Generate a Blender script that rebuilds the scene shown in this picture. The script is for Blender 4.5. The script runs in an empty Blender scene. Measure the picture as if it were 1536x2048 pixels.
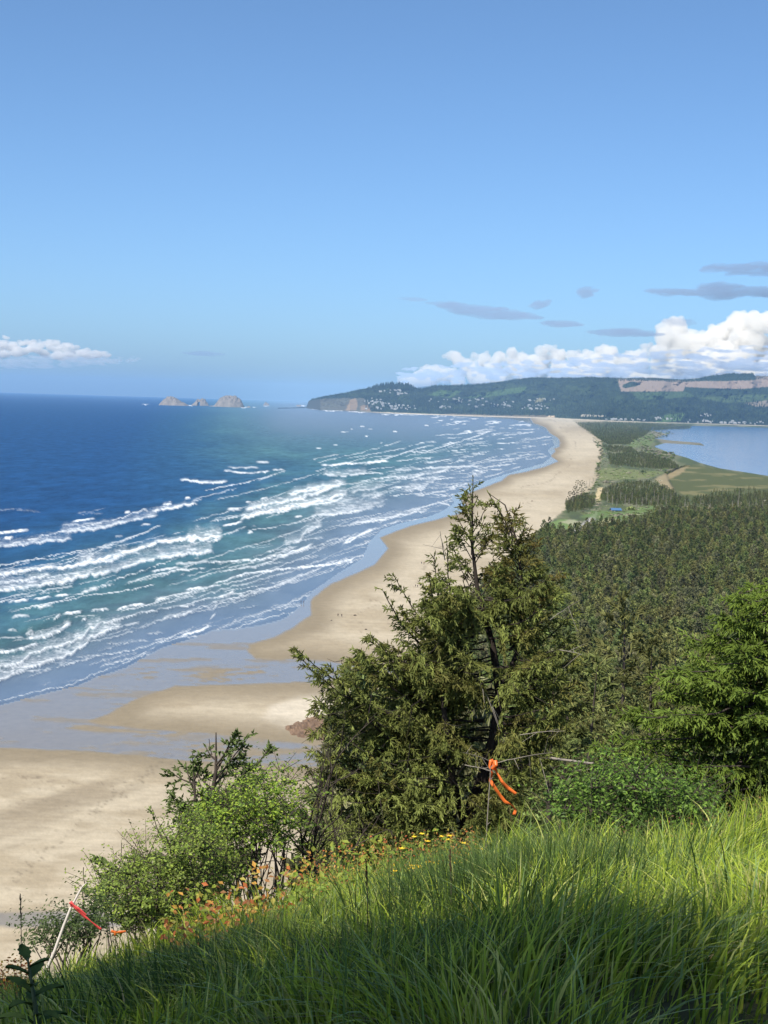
import bpy, bmesh, math, random, time
import numpy as np
from mathutils import Vector, Matrix
T0 = time.time()
random.seed(7)
RNG = np.random.default_rng(7)
C = bpy.context.scene.collection
R = math.radians

# ------------------------------------------------------------------ camera
F = 3000.0; W, H = 1536, 2048
EYE = np.array([0.0, 0.0, 110.0])
PITCH = math.atan(222 / 3000.0); ROLL = 0.030
_f = np.array([0, math.cos(PITCH), -math.sin(PITCH)])
_u = np.array([0, math.sin(PITCH), math.cos(PITCH)])
_r = np.array([1.0, 0, 0])
RT = math.cos(ROLL) * _r + math.sin(ROLL) * _u
UP = math.cos(ROLL) * _u - math.sin(ROLL) * _r
FW = _f

def ray(px, py):
    px = np.asarray(px, float); py = np.asarray(py, float)
    a = (px - W / 2) / F; b = -(py - H / 2) / F
    return FW + a[..., None] * RT + b[..., None] * UP
def ground(px, py, z=0.0):
    d = ray(px, py)
    t = (np.asarray(z, float) - EYE[2]) / d[..., 2]
    return EYE + d * t[..., None]
def at(px, py, dist):
    """point seen at the pixel, at forward distance dist (world Y)"""
    d = ray(px, py)
    t = np.asarray(dist, float) / d[..., 1]
    return EYE + d * t[..., None]
def proj(P):
    v = np.asarray(P) - EYE
    z = v @ FW
    return W / 2 + F * (v @ RT) / z, H / 2 - F * (v @ UP) / z
def hor(px):
    return 779 + 0.03 * np.asarray(px, float)

cd = bpy.data.cameras.new('camera'); cam = bpy.data.objects.new('camera', cd); C.objects.link(cam)
cd.sensor_fit = 'HORIZONTAL'; cd.sensor_width = 36; cd.lens = 36 * F / W
cd.clip_start = 0.1; cd.clip_end = 400000
M = Matrix.Identity(4)
for i in range(3):
    M[i][0] = RT[i]; M[i][1] = UP[i]; M[i][2] = -FW[i]; M[i][3] = EYE[i]
cam.matrix_world = M
bpy.context.scene.camera = cam

# ------------------------------------------------------------------ light
SUN_EL = R(50); SUN_AZ = math.atan2(-0.5, -0.86)          # behind the camera and to its left
S = Vector((math.sin(SUN_AZ) * math.cos(SUN_EL), math.cos(SUN_AZ) * math.cos(SUN_EL), math.sin(SUN_EL)))
w = bpy.data.worlds.new('World'); bpy.context.scene.world = w; w.use_nodes = True
nt = w.node_tree; bg = nt.nodes['Background']
sky = nt.nodes.new('ShaderNodeTexSky'); sky.sky_type = 'NISHITA'; sky.sun_disc = False
sky.sun_elevation = SUN_EL; sky.sun_rotation = SUN_AZ % (2 * math.pi)
sky.altitude = 0; sky.air_density = 0.6; sky.dust_density = 1.4; sky.ozone_density = 10
wb = nt.nodes.new('ShaderNodeMix'); wb.data_type = 'RGBA'; wb.blend_type = 'MULTIPLY'; wb.inputs[0].default_value = 1; wb.inputs[7].default_value = (1.06, 1.045, .905, 1)   # white balance
nt.links.new(sky.outputs[0], wb.inputs[6]); nt.links.new(wb.outputs[2], bg.inputs[0]); bg.inputs[1].default_value = 0.15
ld = bpy.data.lights.new('sun', 'SUN'); ld.energy = 4.5; ld.angle = R(0.5); ld.color = (1, 0.94, 0.84)
lo = bpy.data.objects.new('sun', ld); C.objects.link(lo)
lo.rotation_euler = S.to_track_quat('Z', 'Y').to_euler()
sc = bpy.context.scene
sc.view_settings.view_transform = 'Standard'; sc.view_settings.look = 'None'
sc.view_settings.exposure = 0.42; sc.view_settings.gamma = 1
sc.cycles.max_bounces = 14; sc.cycles.diffuse_bounces = 2; sc.cycles.glossy_bounces = 2
sc.cycles.transparent_max_bounces = 6; sc.cycles.transmission_bounces = 3; sc.cycles.volume_bounces = 12
sc.cycles.caustics_reflective = False; sc.cycles.caustics_refractive = False
sc.cycles.use_denoising = True

# ------------------------------------------------------------------ noise
_P = np.random.default_rng(3).random((256, 256))
def vn(x, y):
    x = np.asarray(x, float); y = np.asarray(y, float)
    xi = np.floor(x).astype(int); yi = np.floor(y).astype(int)
    fx = x - xi; fy = y - yi
    fx = fx * fx * (3 - 2 * fx); fy = fy * fy * (3 - 2 * fy)
    a = _P[xi & 255, yi & 255]; b = _P[(xi + 1) & 255, yi & 255]
    c = _P[xi & 255, (yi + 1) & 255]; d = _P[(xi + 1) & 255, (yi + 1) & 255]
    return (a * (1 - fx) + b * fx) * (1 - fy) + (c * (1 - fx) + d * fx) * fy
def fbm(x, y, o=4):
    s = 0; a = 0.5; t = 0
    for k in range(o):
        s = s + a * vn(x * 2 ** k + 17.3 * k, y * 2 ** k + 9.1 * k); t += a; a *= 0.5
    return s / t
_P3 = np.random.default_rng(5).random((64, 64, 64))
def vn3(p):
    i = np.floor(p).astype(int); f = p - i; f = f * f * (3 - 2 * f)
    s = 0
    for dx in (0, 1):
        for dy in (0, 1):
            for dz in (0, 1):
                wgt = (f[:, 0] if dx else 1 - f[:, 0]) * (f[:, 1] if dy else 1 - f[:, 1]) * (f[:, 2] if dz else 1 - f[:, 2])
                s = s + wgt * _P3[(i[:, 0] + dx) & 63, (i[:, 1] + dy) & 63, (i[:, 2] + dz) & 63]
    return s
def fbm3(p, o=3):
    s = 0; a = .5; t = 0
    for k in range(o):
        s = s + a * vn3(p * 2 ** k + 7.7 * k); t += a; a *= .5
    return s / t
def sstep(a, b, x):
    t = np.clip((x - a) / (b - a + 1e-9), 0, 1); return t * t * (3 - 2 * t)
def sd_poly(px, py, poly, ky=1.0):
    """signed distance in pixels, positive inside"""
    P = np.array(poly, float); X = px.ravel(); Y = py.ravel() * ky
    d2 = np.full(X.shape, 1e18); ins = np.zeros(X.shape, bool)
    n = len(P)
    for i in range(n):
        ax, ay = P[i]; bx, by = P[(i + 1) % n]; ay *= ky; by *= ky
        ex, ey = bx - ax, by - ay; L = ex * ex + ey * ey + 1e-12
        t = np.clip(((X - ax) * ex + (Y - ay) * ey) / L, 0, 1)
        dx = X - ax - t * ex; dy = Y - ay - t * ey
        d2 = np.minimum(d2, dx * dx + dy * dy)
        if ay != by:
            c = ((ay > Y) != (by > Y)) & (X < ex * (Y - ay) / (by - ay) + ax)
            ins ^= c
    d = np.sqrt(d2)
    return np.where(ins, d, -d).reshape(px.shape)

# ------------------------------------------------------------------ mesh helpers
def new_mesh(name, V, faces, mats, cols=None, fattr=None, smooth=False, mi=None, attrs=None):
    """V (n,3); faces (m,k) int array with one k, or a list of such arrays"""
    me = bpy.data.meshes.new(name)
    fl = faces if isinstance(faces, list) else [faces]
    fl = [np.asarray(f, np.int32) for f in fl if len(f)]
    me.vertices.add(len(V)); me.vertices.foreach_set('co', np.ascontiguousarray(V, np.float32).ravel())
    nl = sum(f.size for f in fl); nf = sum(len(f) for f in fl)
    me.loops.add(nl); me.polygons.add(nf)
    me.loops.foreach_set('vertex_index', np.concatenate([f.ravel() for f in fl]))
    tot = np.concatenate([np.full(len(f), f.shape[1], np.int32) for f in fl])
    st = np.concatenate([[0], np.cumsum(tot)[:-1]]).astype(np.int32)
    me.polygons.foreach_set('loop_start', st)
    if mi is not None: me.polygons.foreach_set('material_index', np.asarray(mi, np.int32))
    me.polygons.foreach_set('use_smooth', np.full(nf, smooth))
    me.update(calc_edges=True); me.validate()
    for m in (mats if isinstance(mats, (list, tuple)) else [mats]): me.materials.append(m)
    if cols is not None:
        a = me.attributes.new('col', 'FLOAT_COLOR', 'POINT')
        c = np.ones((len(V), 4), np.float32); c[:, :3] = cols
        a.data.foreach_set('color', c.ravel())
    for k, v in (attrs or {}).items():
        a = me.attributes.new(k, 'FLOAT', 'POINT'); a.data.foreach_set('value', np.asarray(v, np.float32).ravel())
    return me
def tag(o, label=None, cat=None, group=None, kind=None):
    if label: o['label'] = label
    if cat: o['category'] = cat
    if group: o['group'] = group
    if kind: o['kind'] = kind
    return o
def link(name, me, parent=None, loc=None):
    o = bpy.data.objects.new(name, me); C.objects.link(o)
    if parent is not None: o.parent = parent
    if loc is not None: o.location = loc
    return o
def empty(name, loc, rz=0):
    o = bpy.data.objects.new(name, None); C.objects.link(o); o.location = loc; o.rotation_euler = (0, 0, rz)
    o.empty_display_size = .3
    return o
def copy_tree(o, parent=None):
    c = o.copy(); C.objects.link(c); c.parent = parent
    for ch in o.children: copy_tree(ch, c)
    return c
def grid_faces(nr, nc):
    i = np.arange(nr - 1)[:, None] * nc + np.arange(nc - 1)[None, :]
    return np.stack([i, i + 1, i + nc + 1, i + nc], -1).reshape(-1, 4)

class Tubes:
    """many tapered tubes collected into one mesh"""
    def __init__(s): s.V = []; s.F = []; s.n = 0
    def add(s, pts, radii, k=5):
        pts = np.asarray(pts, float); n = len(pts)
        radii = np.asarray(radii, float) * np.ones(n)
        t = np.gradient(pts, axis=0); t /= np.linalg.norm(t, axis=1)[:, None] + 1e-12
        ref = np.array([0, 0, 1.0]) if abs(t[0, 2]) < .9 else np.array([1.0, 0, 0])
        a = np.cross(t, ref); a /= np.linalg.norm(a, axis=1)[:, None] + 1e-12
        b = np.cross(t, a)
        th = np.arange(k) * 2 * math.pi / k
        ring = pts[:, None] + radii[:, None, None] * (np.cos(th)[None, :, None] * a[:, None] + np.sin(th)[None, :, None] * b[:, None])
        s.V.append(ring.reshape(-1, 3))
        i = np.arange(n - 1)[:, None] * k; j = np.arange(k)[None, :]; j2 = (j + 1) % k
        s.F.append((np.stack([i + j, i + j2, i + k + j2, i + k + j], -1).reshape(-1, 4)) + s.n)
        s.n += n * k
    def mesh(s, name, mat, smooth=True):
        return new_mesh(name, np.concatenate(s.V), np.concatenate(s.F), mat, smooth=smooth)

def blades(P, D, L, Wd, col, cross=True, tipcol=None, mid=.35):
    """diamond twigs: base P, direction D, length L, width Wd. returns V,F,col"""
    P = np.asarray(P); D = D / (np.linalg.norm(D, axis=1)[:, None] + 1e-9); n = len(P)
    L = (np.ones(n) * L)[:, None]; Wd = (np.ones(n) * Wd)[:, None]
    rr = RNG.normal(size=(n, 3)); A = np.cross(D, rr); A /= np.linalg.norm(A, axis=1)[:, None] + 1e-9
    B = np.cross(D, A)
    m = P + D * L * mid; tip = P + D * L
    vs = [P, m + A * Wd / 2, tip, m - A * Wd / 2]
    k = 4
    if cross:
        vs += [P, m + B * Wd / 2, tip, m - B * Wd / 2]; k = 8
    V = np.stack(vs, 1).reshape(-1, 3)
    base = (np.arange(n) * k)[:, None]
    F = [base + np.array([[0, 1, 2, 3]])]
    if cross: F.append(base + np.array([[4, 5, 6, 7]]))
    F = np.concatenate(F)
    cc = np.repeat(col[:, None], k, 1)
    if tipcol is not None:
        cc[:, 2] = tipcol
        if cross: cc[:, 6] = tipcol
    return V, F, cc.reshape(-1, 3)

# ------------------------------------------------------------------ materials
def mat(name):
    m = bpy.data.materials.new(name); m.use_nodes = True
    n = m.node_tree; b = n.nodes['Principled BSDF']
    return m, n, b
def N(n, t, **k):
    x = n.nodes.new(t)
    for a, v in k.items(): setattr(x, a, v)
    return x
def noise_fac(n, scale, coord='Object', detail=4, stretch=None, rough=.55):
    tc = N(n, 'ShaderNodeTexCoord'); mp = N(n, 'ShaderNodeMapping')
    n.links.new(tc.outputs[coord], mp.inputs[0])
    if stretch: mp.inputs['Scale'].default_value = stretch
    t = N(n, 'ShaderNodeTexNoise'); t.inputs['Scale'].default_value = scale; t.inputs['Detail'].default_value = detail
    t.inputs['Roughness'].default_value = rough
    n.links.new(mp.outputs[0], t.inputs[0]); return t, mp
def simple(name, col, rough=.8, spec=.3, var=.25, scale=5, bump=0):
    m, n, b = mat(name)
    t, _ = noise_fac(n, scale)
    mx = N(n, 'ShaderNodeMix', data_type='RGBA')
    mx.inputs[6].default_value = (*[c * (1 - var) for c in col], 1); mx.inputs[7].default_value = (*[min(1, c * (1 + var)) for c in col], 1)
    n.links.new(t.outputs[0], mx.inputs[0]); n.links.new(mx.outputs[2], b.inputs['Base Color'])
    b.inputs['Roughness'].default_value = rough; b.inputs['Specular IOR Level'].default_value = spec
    if bump:
        bp = N(n, 'ShaderNodeBump'); bp.inputs['Strength'].default_value = bump
        n.links.new(t.outputs[0], bp.inputs['Height']); n.links.new(bp.outputs[0], b.inputs['Normal'])
    return m
def foliage_mat(name, trans=.3, rough=.55, spec=.3, rnd=0.0, hue=0.0, gain=1.0):
    m, n, b = mat(name)
    a = N(n, 'ShaderNodeAttribute', attribute_name='col')
    src = a.outputs['Color']
    if rnd:
        oi = N(n, 'ShaderNodeObjectInfo'); hs = N(n, 'ShaderNodeHueSaturation')
        mr = N(n, 'ShaderNodeMapRange'); mr.inputs[3].default_value = gain * (1 - rnd); mr.inputs[4].default_value = gain * (1 + rnd)
        n.links.new(oi.outputs['Random'], mr.inputs[0]); n.links.new(mr.outputs[0], hs.inputs['Value'])
        ma = N(n, 'ShaderNodeMath', operation='MULTIPLY'); ma.inputs[1].default_value = 7.31
        fr = N(n, 'ShaderNodeMath', operation='FRACT'); n.links.new(oi.outputs['Random'], ma.inputs[0]); n.links.new(ma.outputs[0], fr.inputs[0])
        m2 = N(n, 'ShaderNodeMapRange'); m2.inputs[3].default_value = .5 - hue; m2.inputs[4].default_value = .5 + hue * .2
        n.links.new(fr.outputs[0], m2.inputs[0]); n.links.new(m2.outputs[0], hs.inputs['Hue'])
        n.links.new(src, hs.inputs['Color']); src = hs.outputs[0]
    n.links.new(src, b.inputs['Base Color']); b.inputs['Roughness'].default_value = rough
    b.inputs['Specular IOR Level'].default_value = spec
    tr = N(n, 'ShaderNodeBsdfTranslucent'); n.links.new(src, tr.inputs[0])
    mx = N(n, 'ShaderNodeMixShader'); mx.inputs[0].default_value = trans
    out = n.nodes['Material Output']
    n.links.new(b.outputs[0], mx.inputs[1]); n.links.new(tr.outputs[0], mx.inputs[2]); n.links.new(mx.outputs[0], out.inputs[0])
    return m
M_needle = foliage_mat('spruce needles', .15, .6, .15)
M_forest = foliage_mat('forest needles', .12, .7, .15, rnd=.42, hue=.035, gain=1.95)
M_leaf = foliage_mat('broad leaves', .35, .5, .25)
M_grass = foliage_mat('grass blades', .33, .45, .22)
M_bark = simple('grey brown bark', (.07, .055, .045), .9, .2, .4, 12)
M_palebark = simple('weathered pale bark', (.26, .23, .19), .9, .2, .3, 8)
M_stick = simple('bleached stick', (.62, .56, .50), .8, .2, .15, 30)

# =================================================================== SEA
def strokes():
    c1 = lambda L: [(x / 2, 850 + y / 2) for x, y in L]
    c2 = lambda L: [(550 + x / 2.363, 930 + y / 2.363) for x, y in L]
    S_ = []
    def a(L, tr, I=1.0, f=c1, th=2.0): S_.append((f(L), tr / (2 if f is c1 else 2.363), I, th))
    a([(-60, 616), (0, 608), (150, 590), (300, 570), (400, 545), (510, 515), (620, 480), (740, 465), (800, 445)], 26, 1, th=3)
    a([(-60, 668), (100, 660), (200, 645), (330, 615), (430, 600), (500, 580), (560, 555), (700, 530), (860, 515)], 60, .85, th=3)
    a([(-60, 640), (110, 628), (210, 612)], 30, .8)
    a([(300, 560), (420, 550), (520, 520)], 55, .8)
    a([(740, 470), (830, 465), (895, 448)], 62, 1, th=3)
    a([(885, 405), (940, 398), (975, 388)], 10, 1)
    a([(955, 385), (1040, 357), (1100, 345), (1200, 330), (1300, 308), (1395, 272)], 38, 1, th=3)
    a([(975, 345), (1100, 318), (1200, 300), (1310, 262), (1380, 240)], 34, .9, th=3)
    a([(1140, 285), (1230, 270), (1320, 255)], 24, .9)
    a([(1000, 362), (1130, 350), (1280, 314)], 20, .8)
    a([(1245, 366), (1350, 357), (1420, 348), (1500, 335)], 90, .6)
    a([(1280, 163), (1400, 158), (1560, 148)], 8, 1); a([(1285, 202), (1400, 206), (1475, 195)], 32, .75)
    a([(1125, 487), (1200, 470), (1218, 442), (1295, 400)], 44, .75)
    a([(1365, 485), (1400, 465), (1440, 445), (1502, 415)], 14, 1)
    a([(1180, 572), (1300, 562), (1400, 543), (1430, 528)], 7, 1, th=1.3)
    a([(530, 628), (600, 605), (700, 588), (830, 570)], 5, .8, th=1.2); a([(830, 555), (900, 550), (1030, 545), (1130, 525), (1250, 490)], 9, .95, th=1.5)
    a([(845, 642), (900, 630), (990, 597), (1050, 592), (1140, 578)], 7, .9, th=1.5)
    a([(30, 718), (120, 708)], 14, 1); a([(130, 706), (212, 692)], 12, 1); a([(215, 688), (282, 682)], 8, 1)
    a([(315, 676), (370, 664), (402, 650)], 22, .9); a([(402, 650), (462, 638)], 6, .7)
    a([(130, 740), (216, 736)], 20, .9); a([(40, 774), (125, 770)], 16, .7); a([(360, 750), (440, 743)], 12, 1)
    a([(460, 750), (500, 735), (586, 720)], 10, 1); a([(616, 711), (672, 695)], 8, 1); a([(745, 680), (760, 676)], 6, .9); a([(735, 664), (818, 656)], 9, .9)
    a([(212, 792), (245, 770)], 16, 1); a([(248, 770), (335, 755)], 16, 1); a([(98, 838), (138, 832)], 26, 1); a([(326, 788), (348, 782)], 10, .9)
    a([(105, 862), (170, 856), (250, 828), (292, 798)], 36, 1, th=3)
    a([(30, 822), (70, 822)], 10, .7); a([(-60, 920), (60, 912), (120, 895), (160, 880)], 22, .9)
    a([(-60, 985), (0, 975), (80, 965), (120, 930), (220, 895), (330, 858), (350, 832), (412, 795)], 50, .85, th=2)
    a([(-60, 1040), (0, 1026), (60, 1000), (200, 955), (300, 915), (350, 880), (372, 855), (440, 825), (492, 812)], 66, .8, th=2.4)
    a([(-60, 1115), (0, 1103), (110, 1078), (200, 1058), (300, 1035), (380, 995), (500, 955), (600, 900), (650, 872), (760, 840), (850, 805)], 3, .62, th=1.1)
    a([(715, 850), (770, 835), (850, 803)], 14, .95)
    a([(866, 696), (910, 690), (946, 668)], 18, 1); a([(848, 752), (872, 720)], 10, .9); a([(838, 778), (866, 755)], 10, .8); a([(820, 800), (850, 795)], 6, .6)
    a([(645, 778), (740, 766), (788, 735)], 18, .8); a([(500, 805), (560, 798)], 5, .6); a([(590, 838), (640, 836)], 4, .5)
    a([(285, 391), (385, 377)], 8, 1); a([(235, 430), (330, 432), (420, 418), (520, 388), (636, 362)], 34, .75, th=2.4); a([(-60, 446), (0, 438), (120, 426)], 10, 1, th=3)
    a([(10, 460), (55, 455)], 10, 1); a([(-60, 488), (100, 484), (200, 472), (292, 457)], 40, .7, th=2.4); a([(240, 410), (340, 405), (480, 385)], 22, .5)
    a([(600, 346), (700, 334), (795, 320)], 22, .9); a([(645, 323), (694, 320)], 16, 1); a([(498, 354), (522, 351)], 8, 1); a([(740, 298), (762, 296)], 6, 1)
    a([(715, 224), (850, 236), (915, 228)], 14, .9); a([(890, 188), (1000, 196), (1085, 188)], 9, .9); a([(905, 172), (1042, 174)], 5, .6); a([(1020, 152), (1082, 152)], 4, .7); a([(1085, 180), (1142, 183)], 5, .7)
    a([(1040, 300), (1072, 294)], 10, 1); a([(1430, 310), (1520, 262)], 60, .5); a([(380, 492), (455, 497)], 7, .6); a([(640, 520), (740, 514), (804, 495)], 22, .8); a([(460, 450), (492, 447)], 6, .8)
    a([(1175, 374), (1216, 370)], 6, .8); a([(900, 346), (974, 343)], 12, .9); a([(982, 314), (1006, 312)], 7, 1); a([(1385, 406), (1430, 392), (1560, 378)], 7, .8)
    a([(1270, 502), (1305, 490)], 6, .8); a([(935, 582), (1042, 573)], 5, .6); a([(990, 434), (1014, 432)], 6, 1); a([(850, 475), (885, 462)], 12, 1); a([(560, 408), (606, 403)], 5, .7)
    a([(600, 590), (722, 572)], 6, .8); a([(1060, 512), (1180, 492)], 6, .7); a([(690, 565), (860, 548)], 5, .6)
    a([(-60, 345), (60, 340), (170, 352)], 4, .25); a([(300, 355), (420, 360)], 10, .25)
    a([(0, 213), (130, 200), (280, 178), (352, 132)], 30, .9, c2); a([(60, 142), (160, 118), (260, 100), (345, 92)], 34, .85, c2)
    a([(250, 180), (400, 200), (505, 200), (530, 180)], 95, .55, c2); a([(350, 130), (440, 120), (525, 108)], 55, .6, c2); a([(440, 165), (525, 140)], 30, .7, c2)
    a([(160, 246), (290, 240), (425, 212)], 14, .8, c2); a([(385, 273), (500, 262), (600, 240), (700, 222), (728, 205)], 30, .8, c2)
    a([(315, 382), (350, 350), (400, 337), (472, 300)], 12, .95, c2); a([(0, 500), (120, 490), (250, 475), (370, 457), (388, 440)], 7, .95, c2, 1.3)
    a([(0, 446), (60, 436), (130, 402), (188, 375)], 14, .85, c2); a([(110, 375), (128, 342), (160, 306), (232, 285)], 50, .65, c2)
    a([(600, 118), (690, 122), (740, 82), (788, 60)], 46, .7, c2); a([(812, 122), (850, 100), (925, 90)], 8, .8, c2); a([(758, 176), (820, 192), (848, 215)], 5, .7, c2)
    a([(520, 60), (640, 62), (760, 40), (830, 20)], 22, .8, c2); a([(700, 20), (850, 12), (990, 8)], 10, .7, c2); a([(900, 60), (985, 45)], 8, .7, c2); a([(560, 30), (700, 20)], 10, .6, c2)
    # the far surf, where the breakers crowd together
    rg = random.Random(4)
    band = [(840, 868, 1000), (850, 858, 1062), (862, 880, 1082), (876, 860, 1092), (890, 842, 1096), (905, 800, 1080), (918, 760, 1075), (932, 720, 1040), (946, 700, 1000), (960, 690, 960), (975, 700, 930), (990, 720, 900)]
    for y, x0, x1 in band:
        for k in range(15):
            x = x0 + (x1 - x0) * rg.random() ** .75; yy = y + rg.uniform(-7, 7); Ls = rg.uniform(14, 60) * (0.6 + (y - 835) / 160)
            sl = -rg.uniform(.02, .16)
            a([(x - Ls / 2, yy), (x, yy + sl * Ls / 2 + rg.uniform(-1, 1)), (x + Ls / 2, yy + sl * Ls)], rg.uniform(2, 7), rg.uniform(.4, .85), lambda L: L, rg.uniform(.6, 1.2))
    for k in range(150):  # small ripples of foam between the breakers
        t = rg.random(); x = rg.uniform(-50, 1060); yb = np.interp(x, *zip(*[(p[0], p[1]) for p in WATERLINE[2:27]])) ; yt = np.interp(x, [-50, 300, 600, 800, 1060], [1060, 1000, 930, 880, 842])
        y = yt + (yb - yt) * t ** .8 - 4; kd = (y - 810) / 400
        Ls = rg.uniform(10, 75) * (.35 + kd); sl = -rg.uniform(.08, .34)
        if x + Ls > 1080: continue
        a([(x, y), (x + Ls * .5, y + sl * Ls * .5 + rg.uniform(-2, 2)), (x + Ls, y + sl * Ls)], rg.uniform(2, 12) * (.4 + kd), rg.uniform(.28, .62), lambda L: L, rg.uniform(.7, 1.2))
    for k in range(64):   # long low crests, row behind row
        t = rg.random(); x = rg.uniform(-80, 900); yb = np.interp(x, *zip(*[(p[0], p[1]) for p in WATERLINE[2:27]])); yt = np.interp(x, [-50, 300, 600, 800, 1060], [1090, 1010, 930, 880, 842])
        y = yt + (yb - yt) * t - 6; kd = (y - 810) / 400; Ls = rg.uniform(120, 400) * (.3 + .8 * kd); sl = -rg.uniform(.13, .30)
        n_ = max(4, int(Ls / 22)); xs_ = [x + Ls * i / n_ for i in range(n_ + 1)]
        if xs_[-1] > 1085: continue
        ph = rg.uniform(0, 6)
        a([(q, y + sl * (q - x) + math.sin(q / 38 + ph) * 3 * kd - .00022 * (q - x) ** 2) for q in xs_], rg.uniform(3, 10) * (.4 + kd), rg.uniform(.45, .8), lambda L: L, rg.uniform(.8, 1.3))
    for x0, y0, x1, y1 in ((430, 1262, 640, 1175), (500, 1262, 600, 1232), (150, 1372, 420, 1290), (60, 1410, 190, 1384), (610, 1190, 700, 1128), (330, 1300, 480, 1268)):   # faint swash lines
        a([(x0, y0), ((x0 + x1) / 2, (y0 + y1) / 2 + 6), (x1, y1)], 2, .33, lambda L: L, .9)
    for k in range(12):   # specks of breaking crests further out
        x = rg.uniform(600, 900); y = rg.uniform(850, 900); Ls = rg.uniform(3, 12)
        a([(x, y), (x + Ls, y - .3)], 3, .9, lambda L: L, 1)
    for x0, x1, y in ((283, 300, 809), (375, 385, 811), (425, 432, 812), (480, 500, 815), (505, 514, 815), (525, 540, 812), (598, 612, 811), (617, 640, 818), (640, 700, 821), (690, 760, 824), (760, 900, 829), (450, 470, 813.5)):
        a([(x0, y), (x1, y + .5)], 2.2, .9, lambda L: L, .8)
    return S_

WATERLINE = [(-2000, 1480), (-400, 1425), (0, 1408), (50, 1395), (100, 1382), (150, 1371), (190, 1353), (250, 1333), (295, 1308), (325, 1292), (380, 1276), (425, 1258), (470, 1256), (520, 1248), (565, 1236), (590, 1218), (625, 1180), (655, 1158), (690, 1135), (722, 1117), (735, 1085), (760, 1058), (800, 1045), (850, 1034), (885, 1020), (905, 1005), (900, 990), (930, 975), (990, 953), (1040, 938), (1085, 925), (1100, 912), (1092, 900), (1105, 890), (1100, 872), (1085, 858), (1050, 845), (1020, 839), (900, 833), (760, 826), (690, 820), (612, 816), (610, 300), (-2000, 300)]

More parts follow.
